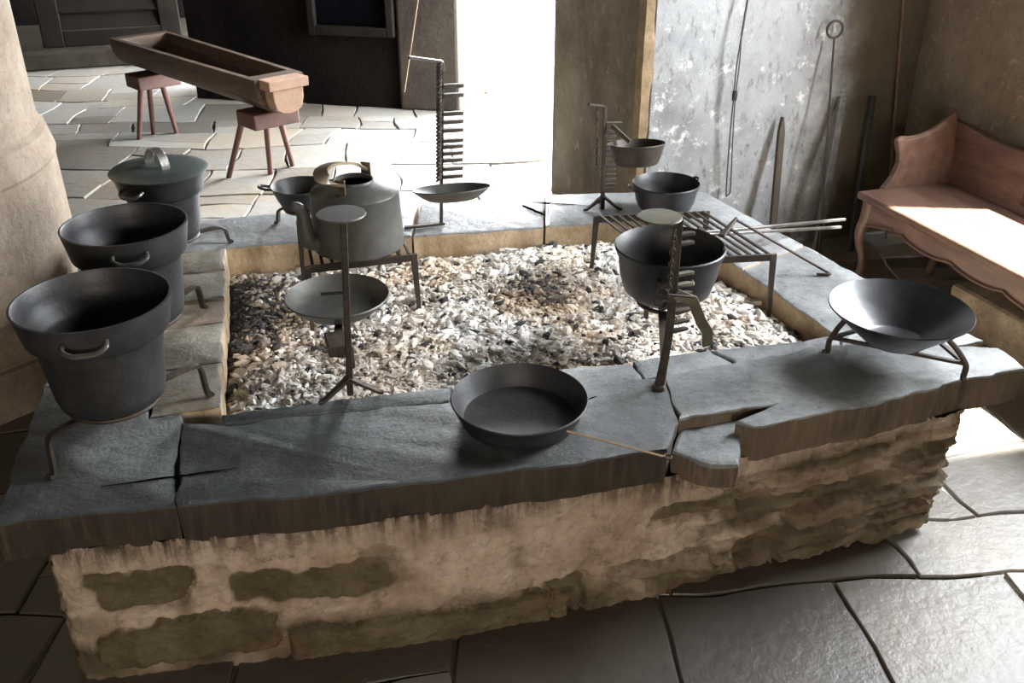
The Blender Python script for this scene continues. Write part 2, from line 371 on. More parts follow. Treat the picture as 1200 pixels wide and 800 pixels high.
# outside: pale ground in daylight
mb = MB(); mb.box((9, 5.2, -.06), (14.6, 9, .1)); struct(mb.build('ground', 'limewash', smooth=False), 'pale ground outside in daylight')
# ------------------------------------------------------------------ floor flags
def clip(poly, p, n):
    out = []; m = len(poly)
    for i in range(m):
        a, b = poly[i], poly[(i+1) % m]; da = (a-p).dot(n); db = (b-p).dot(n)
        if da >= 0: out.append(a)
        if da*db < 0: out.append(a+(b-a)*(da/(da-db)))
    return out
def floor():
    mb = MB(); rnd = random.Random(11)
    ang = math.radians(-14); ca, sa = math.cos(ang), math.sin(ang); flags = []
    y = -4.5
    while y < 12:
        h = rnd.uniform(.2, .46); x = -7 + rnd.uniform(0, .6)
        while x < 6:
            w = rnd.uniform(.22, .62)
            j = lambda: rnd.uniform(-.03, .03)
            parts = [[(x, y), (x+w, y), (x+w, y+h), (x, y+h)]]
            if rnd.random() < .25:
                k = rnd.uniform(.35, .65)*h; parts = [[(x, y), (x+w, y), (x+w, y+k), (x, y+k)], [(x, y+k), (x+w, y+k), (x+w, y+h), (x, y+h)]]
            flags += parts; x += w
        y += h
    def warp(q):
        v = Vector((q[0], q[1], 0)); v += Vector((nz(v, 1.1, 3), nz(v, 1.1, 4), 0))*.16+Vector((nz(v, 4, 3), nz(v, 4, 4), 0))*.035
        return Vector((v.x*ca-v.y*sa, v.x*sa+v.y*ca, 0))
    for fl in flags:
        cx = sum(q[0] for q in fl)/4; cy = sum(q[1] for q in fl)/4; C = warp((cx, cy))
        if not (-5 < C.x < 3.1 and -3 < C.y < 9.9): continue
        if C.x > 1.75 and C.y > 3.5: continue
        ring = []
        g = rnd.uniform(.001, .006)
        for i in range(4):
            a, b = fl[i], fl[(i+1) % 4]; L = math.hypot(b[0]-a[0], b[1]-a[1]); n = max(2, int(L/.07))
            for k in range(n):
                t = k/n; q = warp((a[0]+(b[0]-a[0])*t, a[1]+(b[1]-a[1])*t)); dd = (C-q); dd.normalize()
                ring.append(q+dd*(g+.012*abs(nz(q, 12, 5))))
        zt = rnd.uniform(-.005, .004); tone = min(1, max(0, rnd.gauss(.34, .13)+(.56 if C.y > 3.2 else 0)+(.3 if C.x > 1.5 and C.y < 3 else 0))); tx, ty = rnd.uniform(-.006, .006), rnd.uniform(-.006, .006)  # far flags paler; right-hand flags lightened to paint in window light
        m = len(ring); vs = []
        def zz(q): return zt+tx*(q.x-C.x)+ty*(q.y-C.y)
        for q in ring: vs.append((q.x, q.y, -.04))
        for q in ring: vs.append((q.x, q.y, zz(q)-.0025))
        for q in ring:
            q2 = q+(C-q).normalized()*.0035; vs.append((q2.x, q2.y, zz(q2)))
        for q in ring:
            q2 = q+(C-q)*.35; vs.append((q2.x, q2.y, zz(q2)+.0015*nz(q2, 5, 6)))
        fs = []
        for r_ in range(3):
            for i in range(m):
                k = (i+1) % m; fs.append((r_*m+i, r_*m+k, r_*m+m+k, r_*m+m+i))
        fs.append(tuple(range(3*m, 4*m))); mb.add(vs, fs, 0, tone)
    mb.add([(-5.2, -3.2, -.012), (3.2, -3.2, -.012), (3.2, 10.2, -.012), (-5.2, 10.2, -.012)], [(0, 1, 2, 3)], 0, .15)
    mb.add([(-5.2, -3.2, -.1), (3.2, -3.2, -.1), (3.2, 10.2, -.1), (-5.2, 10.2, -.1)], [(3, 2, 1, 0)], 0, .12)
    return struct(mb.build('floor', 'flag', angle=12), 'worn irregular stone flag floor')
floor()
# ------------------------------------------------------------------ column at the left
def column():
    cx, cy = -1.2, 3.42
    def tang(X, Y): # radius so that the silhouette passes the plumb line through (X, Y)
        az = math.atan2(X, Y); azc = math.atan2(cx, cy); return math.hypot(cx, cy)*math.sin(az-azc)
    r0 = tang(-.4975, 3.2)
    zq = lambda x, y: atY(x, y, 3.62).z
    z1, z2, z3 = zq(45, 128), zq(60, 160), zq(88, 285)
    mb = MB(); prof = [(0, 3.2), (r0-.02, 3.2), (r0-.022, z1+.03), (r0-.018, z1), (r0-.002, z1-.02), (r0+.012, z2+.02), (r0+.016, z2), (r0+.010, z2-.012), (r0+.012, z3+.1), (r0+.016, z3)]
    vs = []; mb.lathe(prof, (cx, cy, 0), 72); sh = mb
    b = MB(); n = 8; rb = r0+.045
    pts = lambda r, z, rot: [(cx+r*math.cos(rot+2*PI*k/n), cy+r*math.sin(rot+2*PI*k/n), z) for k in range(n)]
    vs = []; fs = []; rot = math.radians(10); lv = [(rb+.02, 0), (rb+.02, .16), (rb-.004, .166), (rb-.004, .176), (rb+.018, .182), (rb+.0, z3-.02), (rb-.06, z3+.02)]
    for r, z in lv: vs += pts(r, z, rot)
    for i in range(len(lv)-1):
        for k in range(n): fs.append((i*n+k, i*n+(k+1) % n, (i+1)*n+(k+1) % n, (i+1)*n+k))
    fs.append(tuple((len(lv)-1)*n+k for k in range(n))); b.add(vs, fs)
    o = struct(sh.build('column', 'column_stone', angle=22), 'thick pale sandstone column at the left of the hearth')
    o['category'] = 'column'
    b.build('column_base', 'column_stone', o, smooth=False, bevel=.012)
column()
# ------------------------------------------------------------------ hearth
HR = thing('stone_hearth', (.7, 2.3, 0), 'long raised stone hearth of plastered rubble with dark slab top', 'hearth')
def resample(poly, step, jit, seed):
    out = []; n = len(poly)
    for i in range(n):
        a, b = Vector(poly[i]), Vector(poly[(i+1) % n]); L = (b-a).length; k = max(1, int(L/step)); nn = Vector((b-a).yx)*Vector((1, -1)) if L else Vector((0, 0)); nn = Vector((nn.x/L, nn.y/L))
        for q in range(k):
            p = a+(b-a)*(q/k); j = jit*(nz((p.x, p.y, 0), 9, seed)+.6*nz((p.x, p.y, 0), 28, seed)); out.append(p+nn*j*(0.35 if q == 0 else 1))
    return out
def slab(name, poly, z0, z1, mats, seed, jit=.008, step=.02, bev=.005, label=None, tilt=(0, 0)):
    poly = [Vector((p[0], p[1])) for p in poly]
    area = sum(poly[i].x*poly[(i+1) % len(poly)].y-poly[(i+1) % len(poly)].x*poly[i].y for i in range(len(poly)))
    if area < 0: poly = poly[::-1]
    ring = resample(poly, step, jit, seed); n = len(ring); vs = []; fs = []; mi = []
    cx = sum(p.x for p in ring)/n; cy = sum(p.y for p in ring)/n
    def off(i, d):
        a, b, c = ring[i-1], ring[i], ring[(i+1) % n]; t = (c-a).normalized(); return b+Vector((-t.y, t.x))*d
    def Z(p): return z1+tilt[0]*(p.x-cx)+tilt[1]*(p.y-cy)+.003*nz((p.x, p.y, 0), 5, seed)
    lay = [(0.004, None, z0), (0, None, (z0+z1)/2), (0, -bev*1.3, 0), (bev*.35, -bev*.4, 0), (bev*1.2, 0, 0)]
    for d, dz, zabs in lay:
        for i in range(n):
            p = off(i, d+.004*nz((ring[i].x, ring[i].y, zabs or 1), 14, seed+3)); 
            vs.append((p.x, p.y, zabs if dz is None else Z(p)+dz*(1+.9*nz((p.x, p.y, 0), 18, seed+1))))
    for r_ in range(len(lay)-1):
        for i in range(n):
            k = (i+1) % n; fs.append((r_*n+i, r_*n+k, (r_+1)*n+k, (r_+1)*n+i)); mi.append(1 if r_ < 2 else 0)
    fs.append(tuple(range(4*n, 5*n))); mi.append(0); fs.append(tuple(range(n))[::-1]); mi.append(1)
    mb = MB(); mb.v = vs; mb.f = fs; mb.mi = mi; o = mb.build(name, mats, HR, angle=28)
    if label: o['label'] = label
    return o
A2 = lambda x, y: at(x, y, SL)[:2]
TK = .098
# outline points in plan, from the survey
oFL = (-.535, 1.715); oBL = (-.47, 3.33); oBR = A2(827, 226); iNL = (-.086, 1.995); iFL = (-.021, 3.05); iFR = (1.505, 2.845)
inn = [A2(258, 484), A2(390, 468), A2(528, 452), A2(661, 431), A2(742, 423), A2(833, 408), A2(941, 398), A2(980, 390)]
jx = -.185
def lerp(a, b, t): return tuple(a[i]+(b[i]-a[i])*t for i in range(2))
g = .0012
MD = ['slab_dark', 'slab_side']; MG = ['slab_grey', 'slab_side_light']; MO = ['slab_pale', 'kerb_ochre']; MK = ['kerb_tan', 'kerb_ochre']
# front left slab
slab('slab', [oFL, A2(100, 601), (jx-g, 1.668), (jx-g+.012, 2.02), (-.245, 2.03), (-.25, 2.26), (-.5, 2.26)], SL-TK, SL, MD, 1)
# front middle slab, reaching to the worn hollow
slab('slab', [(jx+g, 1.665), A2(400, 575), A2(560, 556), A2(700, 537), A2(782, 525), A2(795, 494), A2(778, 441), A2(661, 455), A2(528, 470), A2(390, 484), A2(258, 498), (jx+g+.012, 1.985)], SL-TK, SL, MD, 2)
# narrow inner strip along the fire bed
strip = [A2(258, 499), A2(390, 485), A2(528, 471), A2(661, 456), A2(770, 443)]
slab('slab', strip[:3]+[A2(530, 452), A2(390, 468), A2(258, 485)], SL-TK, SL-.002, MD, 3)
slab('slab', [A2(530, 471), A2(661, 456), A2(752, 444), A2(739, 424), A2(661, 431), A2(532, 452)], SL-TK, SL-.001, MG, 4)
slab('slab', [A2(756, 443), A2(860, 425), A2(830, 409), A2(742, 423)], SL-TK, SL-.002, MG, 5)
# right hand slabs
RF = A2(1202, 432)
slab('slab', [A2(862, 494), A2(884, 500), A2(1000, 479), A2(1120, 448), RF, (1.905, 1.70), (1.80, 1.74), (1.72, 1.80), A2(980, 405), A2(900, 419), A2(779, 441), A2(796, 492), A2(912, 474)], SL-TK, SL+.004, MG, 6, .010)
slab('slab', [A2(863, 425), A2(900, 418), A2(985, 404), A2(980, 391), A2(941, 398), A2(834, 409)], SL-TK, SL-.002, MG, 7)
# worn hollow: the lower broken piece
B2 = lambda x, y: at(x, y, SL-.03)[:2]
slab('worn_slab', [B2(797, 498), B2(787, 527), B2(822, 540), B2(866, 543), B2(872, 503), B2(910, 478)], SL-.10, SL-.03, MG, 8, .005, .02, .008, 'worn sunken slab beside the broken edge')
# left kerb blocks between the pots and the fire bed
def kerb(ya, yb, m, seed, z=SL):
    f = lambda y: -.086+(y-1.995)*.0617
    slab('kerb_block', [(-.245, ya+.004), (f(ya), ya+.004), (f(yb), yb-.004), (-.23, yb-.004)], SL-.14, z, m, seed, .007, .02)
kerb(2.03, 2.26, MK, 11); kerb(2.26, 2.50, MK, 12, SL-.003); kerb(2.50, 2.66, ['stone_brown', 'kerb_ochre'], 13, SL-.006); kerb(2.66, 2.87, MK, 14, SL-.002); kerb(2.87, 3.05, MK, 15)
slab('slab', [(-.5, 2.263), (-.25, 2.263), (-.24, 2.75), (-.485, 2.75)], SL-TK, SL-.002, MG, 16)
slab('slab', [(-.485, 2.755), (-.24, 2.755), (-.235, 3.045), (-.475, 3.045)], SL-TK, SL, MG, 17)
# back kerb: three slabs along the wall side, ochre inner faces
bk = [(-.47, 3.05), iFL, lerp(iFL, iFR, .33), lerp(iFL, iFR, .41), lerp(iFL, iFR, .83), iFR]
ob = [(-.47, 3.33), (.0, 3.32), A2(470, 237), A2(520, 234), A2(640, 227), A2(745, 225), oBR]
slab('slab', [(-.47, 3.05), iFL, lerp(iFL, iFR, .40), A2(490, 237), (.0, 3.335), (-.47, 3.34)], SL-.16, SL, MO, 18)
slab('slab', [lerp(iFL, iFR, .404), lerp(iFL, iFR, .70), A2(640, 228), A2(494, 237)], SL-.16, SL-.004, MO, 19)
slab('slab', [lerp(iFL, iFR, .705), lerp(iFL, iFR, .96), (1.56, 3.2), A2(745, 225), A2(645, 228)], SL-.16, SL+.002, MO, 20)
# right kerb along the bench side
ir = lambda t: lerp(iFR, A2(980, 391), t)
orr = lambda t: lerp(oBR, (1.905, 1.705), t)
slab('slab', [lerp(iFL, iFR, .965), iFR, ir(.5), orr(.42), oBR, (1.60, 3.2)], SL-.16, SL+.001, MO, 21)
slab('slab', [ir(.505), ir(1.0), A2(986, 404), (1.715, 1.805), (1.79, 1.75), orr(.97), orr(.425)], SL-.16, SL, MO, 22)
def crack(x0, y0, x1, y1, w):
    a = at(x0, y0, SL+.0035); b = at(x1, y1, SL+.0035); d = (b-a).normalized(); sd_ = Vector((-d.y, d.x, 0)); L_ = (b-a).length; n = 14; up_ = []; dn_ = []
    for i in range(n+1):
        t = i/n; ww = w*math.sin(PI*min(1, .08+t*.9))**.6*(1+.5*nz((t*5, x0, 0), 1)); c_ = a+d*(L_*t)+sd_*.003*nz((t*6, y0, 0), 1); up_.append(c_+sd_*ww); dn_.append(c_-sd_*ww)
    m = MB(); vs = up_+dn_; m.add(vs, [(i, i+1, n+2+i, n+1+i) for i in range(n)]); vs2 = [v-Vector((0, 0, .004)) for v in vs]; m.add(vs2, [(i+1, i, n+1+i, n+2+i) for i in range(n)]); m.build('crack', 'void', HR)
crack(118, 570, 280, 548, .004); crack(688, 468, 700, 464, .003); crack(948, 447, 958, 452, .005); crack(206, 575, 211, 510, .003); crack(612, 240, 640, 252, .006); crack(620, 236, 690, 241, .005)
# masonry below: plaster sheet over rubble
def masonry():
    path = [Vector(p) for p in [(-.40, 3.30), (-.465, 1.708), (.14, 1.613), (.83, 1.553), (1.06, 1.565), (1.74, 1.575), (1.70, 3.05), (-.40, 3.30)]]
    segs = [(a, b, (b-a).length) for a, b in zip(path, path[1:])]; total = sum(s[2] for s in segs)
    st = []; 
    def facept(x, y):                                     # front face coordinates from the survey
        q = atY(x, y, 1.575); return q.x, q.z
    def rect(cx, cy, w, h, d, col):
        a = facept(cx-w/2, cy); b = facept(cx+w/2, cy); c = facept(cx, cy-h/2); e = facept(cx, cy+h/2); zc = facept(cx, cy)[1]; hz = abs(c[1]-e[1])/2
        st.append((a[0], b[0], zc-hz, zc+hz, d, col, 0))
    for a_ in ((366, 706, 196, 38, -.006, 1), (158, 737, 132, 42, -.005, 1), (225, 786, 235, 46, .006, 1), (505, 752, 325, 56, .010, 1), (664, 700, 40, 58, -.004, 1), (800, 712, 215, 50, .008, 1),
               (812, 592, 100, 20, -.006, .95), (1020, 660, 225, 44, .020, .95), (1018, 615, 215, 30, .012, .8), (1040, 580, 235, 26, .016, .75), (1112, 530, 116, 18, .008, .9), (950, 562, 170, 20, .003, .3),
               (445, 668, 46, 26, -.003, .6), (766, 660, 130, 22, .006, .5), (885, 640, 44, 34, -.03, 1), (1085, 555, 150, 16, .010, .6)): rect(*a_)
    nv = 84; zb = -.015; zt = SL-TK+.01; du = .0058; nu = int(total/du); vs = []; fs = []; S = []; So = []
    for i in range(nu):
        u = total*i/nu; a, b, L = segs[0]
        for sg in segs:
            a, b, L = sg
            if u <= L: break
            u -= L
        p = a+(b-a)*(u/L); t = (b-a)/L; nr = Vector((t.y, -t.x))
        # rounded corners
        for c in (path[1], path[5]):
            d = (p-c).length
            if d < .05: p = p+(Vector((.7, 2.3))-c).normalized()*(.05-d)*.35
        front = abs(t.y) < .5 and p.y < 2.2
        for j in range(nv+1):
            z = zb+(zt-zb)*j/nv; q = Vector((p.x, p.y, z))
            h = .012*fbm(q, 4, 21)+.007*fbm(q, 16, 22)+.0045*fbm(q, 50, 23)
            s = 0.0; wob = Vector((.026*nz(q, 8, 24)+.014*nz(q, 27, 34), 0, .018*nz(q, 10, 25)+.010*nz(q, 30, 35)))
            cav = 0
            if front:
                for (x0, x1, z0, z1, dp, col, an) in st:
                    cxm = (x0+x1)/2; zz = z+wob.z-an*(p.x-cxm)*.0; xx = p.x+wob.x; rr = .022
                    hx = (x1-x0)/2; hz = (z1-z0)/2; dx = abs(xx-cxm)-hx+rr; dz = abs(zz-(z0+z1)/2)-hz+rr
                    sd = math.hypot(max(dx, 0), max(dz, 0))+min(max(dx, dz), 0)-rr
                    k = min(1, max(0, -sd/.005+.5)); 
                    if k > 0: s = max(s, k*col); h += dp*1.6*min(1, max(0, -sd/.008))
                    if abs(sd) < .009: cav = max(cav, (1-abs(sd)/.009)*(1 if p.x > .75 or nz(q, 5, 31) > .1 else .45))
                # batter: right end steps inwards towards the floor
                if p.x > 1.15:
                    k = (p.x-1.15)/.5; stp = math.floor((z+wob.z*.7)/.072)*.072
            else:
                s = .5+.5*nz(q, 7, 26); 
                cz = abs(((z+wob.z)/.08) % 1-.5)*2
                if cz > .85: cav = .6
            plow = 1-min(1, max(0, (z-.07)/.06)); s = max(s, min(1, plow*(.75+nz(q, 8, 27)))); s = max(s, min(.8, max(0, 2.2*(nz(q, 11, 36)-.28))))
            if front and p.x > .88:
                zc = (z+.016*nz((p.x, 0, 0), 4, 51)+.007*nz((p.x, 0, z), 14, 52))/.062; fr_ = abs(zc-round(zc))*.062; row = math.floor(zc+.5)
                xv = (p.x+.13*row+.012*nz((0, 0, z), 20, 53))/.24; fx = abs(xv-round(xv))*.24
                gap = .0045+.004*nz((p.x, 0, z), 9, 54); k_ = min(1, (p.x-.88)/.2)
                if fr_ < gap*1.6: cav = max(cav, k_*(1-fr_/(gap*1.6))*1.15)
                if fx < gap: cav = max(cav, k_*(1-fx/gap)*.9)
                h += k_*.022*nz((round(xv+.5)*3.13+.4, row*5.71+.3, .5), 1, 55)
            h -= .022*cav
            if front and p.x > .9: h += .005*(nz((p.x*.6, 0, z*1.0), 22, 28)); s = max(s, min(.95, max(0, (.62+1.3*nz((p.x*.5, 0, z*1.2), 14, 29))*min(1, (p.x-.9)/.15)*min(1, max(.25, (zt-z)/.05)))))
            # ragged recess under the slab
            zs = (zt-z); ov = min(1, max(0, 1-zs/.03))
            h -= .01*ov*(.5+nz(q, 12, 30))
            bx = 0
            if p.x > 1.3: bx = -.17*max(0, .30-z)*min(1, (p.x-1.3)/.3)
            vs.append((p.x+nr.x*h+bx, p.y+nr.y*h, z)); S.append(min(1, max(0, s)))
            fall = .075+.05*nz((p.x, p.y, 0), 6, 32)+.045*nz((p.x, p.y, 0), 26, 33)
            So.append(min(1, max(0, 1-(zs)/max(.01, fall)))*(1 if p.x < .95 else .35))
    w = nv+1
    for i in range(nu):
        k = (i+1) % nu
        for j in range(nv): fs.append((i*w+j, k*w+j, k*w+j+1, i*w+j+1))
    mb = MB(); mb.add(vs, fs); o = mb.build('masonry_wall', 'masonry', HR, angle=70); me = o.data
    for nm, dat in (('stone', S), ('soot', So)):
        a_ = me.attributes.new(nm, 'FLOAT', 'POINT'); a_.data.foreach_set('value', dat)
    o['label'] = 'crumbling plaster over brown rubble stones'
masonry()
# fire bed floor with ash
def inpit(x, y, m=0):
    yf = np.interp(x, [p[0] for p in inn], [p[1] for p in inn]); xl = -.086+(y-1.995)*.0617; yb = iFL[1]+(iFR[1]-iFL[1])*(x-iFL[0])/(iFR[0]-iFL[0]); xr = iFR[0]+(inn[-1][0]-iFR[0])*(iFR[1]-y)/(iFR[1]-inn[-1][1])
    return min(y-yf, yb-y, x-xl, xr-x)
def ashz(x, y):
    e = max(0, inpit(x, y)); q = (x, y, 0)
    z = .385+.022*nz(q, 2.6, 41)+.010*nz(q, 8, 42)+.03*math.exp(-((x-.75)**2+(y-2.3)**2)/.16)
    z -= .035*math.exp(-e/.05)*(1 if y > 2.2 or x > 1.3 or x < .1 else .2)
    z -= .03*math.exp(-((x-.05)**2+(y-2.75)**2)/.05)
    yf = np.interp(x, [p[0] for p in inn], [p[1] for p in inn])
    z += .03*math.exp(-abs(y-yf)/.10)*(1 if .1 < x < 1.35 else .3)
    return min(z, SL-.006)
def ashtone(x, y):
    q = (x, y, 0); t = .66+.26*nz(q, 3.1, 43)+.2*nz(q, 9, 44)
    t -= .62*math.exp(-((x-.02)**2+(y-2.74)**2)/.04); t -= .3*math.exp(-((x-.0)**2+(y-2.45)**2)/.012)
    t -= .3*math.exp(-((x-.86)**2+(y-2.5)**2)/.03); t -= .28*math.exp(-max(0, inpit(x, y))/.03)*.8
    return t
def ashbed():
    mb = MB(); nx, ny = 190, 140; vs = []; tn = []; ids = {}; fs = []
    for j in range(ny+1):
        for i in range(nx+1):
            x = -.16+1.78*i/nx; y = 1.84+1.28*j/ny; 
            if inpit(x, y) > -.035:
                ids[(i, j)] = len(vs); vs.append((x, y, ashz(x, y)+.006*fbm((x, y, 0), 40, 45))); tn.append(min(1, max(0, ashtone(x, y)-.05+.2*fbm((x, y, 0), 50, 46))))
    for j in range(ny):
        for i in range(nx):
            k = [(i, j), (i+1, j), (i+1, j+1), (i, j+1)]
            if all(q in ids for q in k): fs.append(tuple(ids[q] for q in k))
    mb.v = vs; mb.f = fs; mb.mi = [0]*len(fs); mb.tone = tn
    tag(mb.build('ash_bed', 'ash', angle=80), 'bed of pale wood ash filling the hearth fire pit', 'ash', None, 'stuff')
ashbed()
def lump(rnd, size, sub=1):
    bm = bmesh.new(); bmesh.ops.create_icosphere(bm, subdivisions=sub, radius=1)
    s = rnd.uniform(0, 90); sx, sy, sz = rnd.uniform(.75, 1.6), rnd.uniform(.5, 1.0), rnd.uniform(.3, .75)
    for v in bm.verts:
        k = 1+.62*nz(v.co, 1.7, s)+.3*nz(v.co, 5, s); v.co = Vector((v.co.x*k*sx, v.co.y*k*sy, v.co.z*k*sz))*size
    vs = [v.co.copy() for v in bm.verts]; fs = [tuple(v.index for v in f.verts) for f in bm.faces]; bm.free(); return vs, fs
def rubble():
    rnd = random.Random(5); protos = [lump(rnd, 1) for _ in range(24)]; mb = MB(); n = 0
    while n < 21000:
        x, y = rnd.uniform(-.1, 1.56), rnd.uniform(1.9, 3.06); e = inpit(x, y)
        if e < .008: continue
        near = y-np.interp(x, [p[0] for p in inn], [p[1] for p in inn])
        if rnd.random() > .45+.55*min(1, near/.3)+.3*nz((x, y, 0), 5, 47): continue
        s = min(.020, max(.002, rnd.lognormvariate(math.log(.005), .55))); vs, fs = rnd.choice(protos)
        R_ = Matrix.Rotation(rnd.uniform(0, 6.28), 3, 'Z')@Matrix.Rotation(rnd.uniform(-1.1, 1.1), 3, 'X'); c = Vector((x, y, ashz(x, y)+s*rnd.uniform(0, .45)))
        t = ashtone(x, y)+rnd.gauss(0, .15)+.03
        if rnd.random() < .075: t = rnd.uniform(0, .2)
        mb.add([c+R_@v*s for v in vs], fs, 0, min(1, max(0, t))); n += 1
    tag(mb.build('ash_rubble', 'ash', smooth=False), 'loose whitish cinders and clinker strewn over the ash bed', 'cinders', None, 'stuff')
    protos = []
    for k in range(6):
        m = MB(); m.add(*lump(rnd, 1, 2), 0, .08); protos.append(m)
    base = None; data = []
    for m in protos:
        m2 = bpy.data.meshes.new('charcoal_lump'); m2.from_pydata(m.v, [], m.f); m2.materials.append(MATS['ash'])
        a_ = m2.attributes.new('tone', 'FLOAT', 'POINT'); a_.data.foreach_set('value', [.07]*len(m.v)); data.append(m2)
    spots = []
    for (px, py) in ((207, 0),): pass
    hand = [(275, 368), (300, 372), (322, 395), (285, 420), (327, 391), (345, 455), (296, 452), (270, 445), (283, 400), (640, 378), (610, 385), (585, 372), (560, 330), (668, 385), (700, 395), (745, 370), (760, 385), (742, 395), (930, 385), (945, 380), (915, 370), (890, 372), (545, 360), (520, 345), (500, 330), (480, 335), (600, 340), (655, 330), (575, 350), (365, 440), (690, 345), (700, 360), (640, 400), (615, 330), (535, 385)]
    for (px, py) in hand:
        q = at(px, py, .39)
        if inpit(q.x, q.y) > .012: spots.append((q.x, q.y, rnd.uniform(.010, .016)))
    while len(spots) < 70:
        x, y = rnd.uniform(-.1, 1.56), rnd.uniform(1.95, 3.0)
        if inpit(x, y) > .02 and ashtone(x, y) < .62: spots.append((x, y, rnd.uniform(.008, .013)))
    for x, y, s in spots:
        o = bpy.data.objects.new('charcoal_lump', rnd.choice(data)); COL.objects.link(o); o.location = (x, y, ashz(x, y)+s*.35); o.scale = (s, s, s); o.rotation_euler = (rnd.uniform(-.4, .4), rnd.uniform(-.4, .4), rnd.uniform(0, 6))
        tag(o, 'black charcoal lump lying on the pale ash', 'charcoal', 'charcoal lumps on the ash bed')
rubble()
# ------------------------------------------------------------------ pots
def camdir(c): return math.atan2(-c[1], -c[0])
def pot_handle(c, R, z, ang, w, out, r=.006, drop=0):
    d = Vector((math.cos(ang), math.sin(ang), 0)); t = Vector((-d.y, d.x, 0)); C = Vector((c[0], c[1], z))
    pts = [C+d*(R-.004)+t*w/2, C+d*(R+out*.55)+t*w*.5+Vector((0, 0, -drop*.4)), C+d*(R+out)+t*w*.28+Vector((0, 0, -drop)), C+d*(R+out*1.08)-Vector((0, 0, drop*1.05)), C+d*(R+out)-t*w*.28+Vector((0, 0, -drop)), C+d*(R+out*.55)-t*w*.5+Vector((0, 0, -drop*.4)), C+d*(R-.004)-t*w/2]
    return MB().tube(bez(pts, 6), r)
def trivet_legs(root, c, ring_r, zt, feet, z0=SL):
    m = MB(); m.ring((c[0], c[1], zt-.006), ring_r, .006, seg=40); m.build('ring', 'wrought_iron', root)
    for f in feet:
        f = Vector((f[0], f[1], z0)); d = Vector((f.x-c[0], f.y-c[1], 0)); L = d.length; d.normalize(); C = Vector((c[0], c[1], zt-.012))
        pts = [C+d*(ring_r-.02), C+d*(ring_r+.01), C+d*(max(L-.03, ring_r+.015)), C+d*(L-.006)+Vector((0, 0, -.012)), Vector((f.x, f.y, z0+.03)), Vector((f.x, f.y, z0+.007))+d*.004, Vector((f.x, f.y, z0+.0065))+d*.016]
        MB().strap(bez(pts, 5), .017, .008, d.cross(Vector((0, 0, 1))).cross(d)*.3+d*.9, 0).build('leg', 'wrought_iron', root, bevel=.0015)
def big_pot(name, c, R, zr, zb, label, ha, group=None):
    root = thing(name, (c[0], c[1], zb), label, 'pot', group); H_ = zr-zb
    out = [(0, 0), (R*.60, 0), (R*.68, .008), (R*.715, .03), (R*.80, H_*.62), (R*.815, H_*.67), (R*.90, H_*.70), (R*.915, H_*.72), (R*.955, H_*.86), (R*.995, H_*.985), (R, H_)]
    inn_ = [(R-.005, H_+.001), (R-.008, H_-.006), (R*.93, H_*.86), (R*.885, H_*.73), (R*.80, H_*.685), (R*.77, H_*.62), (R*.68, .03), (R*.6, .012), (0, .010)]
    MB().lathe([(r, z+zb) for r, z in out+inn_], (c[0], c[1], 0), 80).build('body', 'cast_iron', root, angle=50)
    for a in (ha, ha+PI):
        h = pot_handle(c, R*.965, zb+H_*.885, a, R*.5, .026, .0055, .012).build('handle', 'bright_iron', root)
    return root
# near pot
zr1 = .80; c1 = (-.298, 1.96); big_pot('cooking_pot', c1, .161, zr1, .56, 'largest open black iron pot, nearest on the left side of the hearth', camdir(c1)-.20, 'tall black pots along the left kerb')
t = thing('pot_trivet', (c1[0], c1[1], SL), 'iron trivet with spread legs under the largest open pot', 'trivet', 'trivets under the tall pots')
trivet_legs(t, c1, .095, .56, [(-.43, 1.85), (-.111, 2.081), (-.30, 2.13)])
zr2 = .80; c2 = (-.25, 2.40); big_pot('cooking_pot', c2, .153, zr2, .545, 'middle open black iron pot between the largest pot and the lidded pot', camdir(c2)-.02, 'tall black pots along the left kerb')
t = thing('pot_trivet', (c2[0], c2[1], SL), 'iron trivet under the middle open pot of the row', 'trivet', 'trivets under the tall pots')
trivet_legs(t, c2, .09, .545, [(-.40, 2.29), (-.108, 2.585), (-.28, 2.60)])
zr3 = .735; c3 = (-.185, 3.03); P3 = big_pot('cooking_pot', c3, .138, zr3, .525, 'black iron pot covered by a greenish domed lid, rearmost of the left row', camdir(c3)-.7, 'tall black pots along the left kerb')
t = thing('pot_trivet', (c3[0], c3[1], SL), 'iron trivet with long bent leg under the lidded pot', 'trivet', 'trivets under the tall pots')
trivet_legs(t, c3, .085, .525, [(-.33, 2.93), (-.012, 3.085), (-.25, 3.18)])
lid = MB().lathe([(0, zr3+.012), (.10, zr3+.006), (.136, zr3+.0015), (.147, zr3+.0015), (.149, zr3+.006), (.14, zr3+.012), (.09, zr3+.022), (.04, zr3+.027), (0, zr3+.028)], (c3[0], c3[1], 0), 72).build('lid', 'lid_iron', P3, angle=50)
hd = Vector((0, -1, 0)); C = Vector((c3[0]+.0, c3[1]-.02, zr3+.022))
hd = Vector((.50, -.87, 0)); V = lambda a, z: C+hd*a+Vector((0, 0, z))
pts = [V(-.05, -.006), V(-.047, .018), V(-.028, .045), V(0, .054), V(.028, .045), V(.047, .018), V(.05, -.006)]
MB().strap(bez(pts, 6), .028, .006, (0, 0, 1) if False else (0, .001, 1)).build('handle', 'bright_iron', lid, bevel=.001)
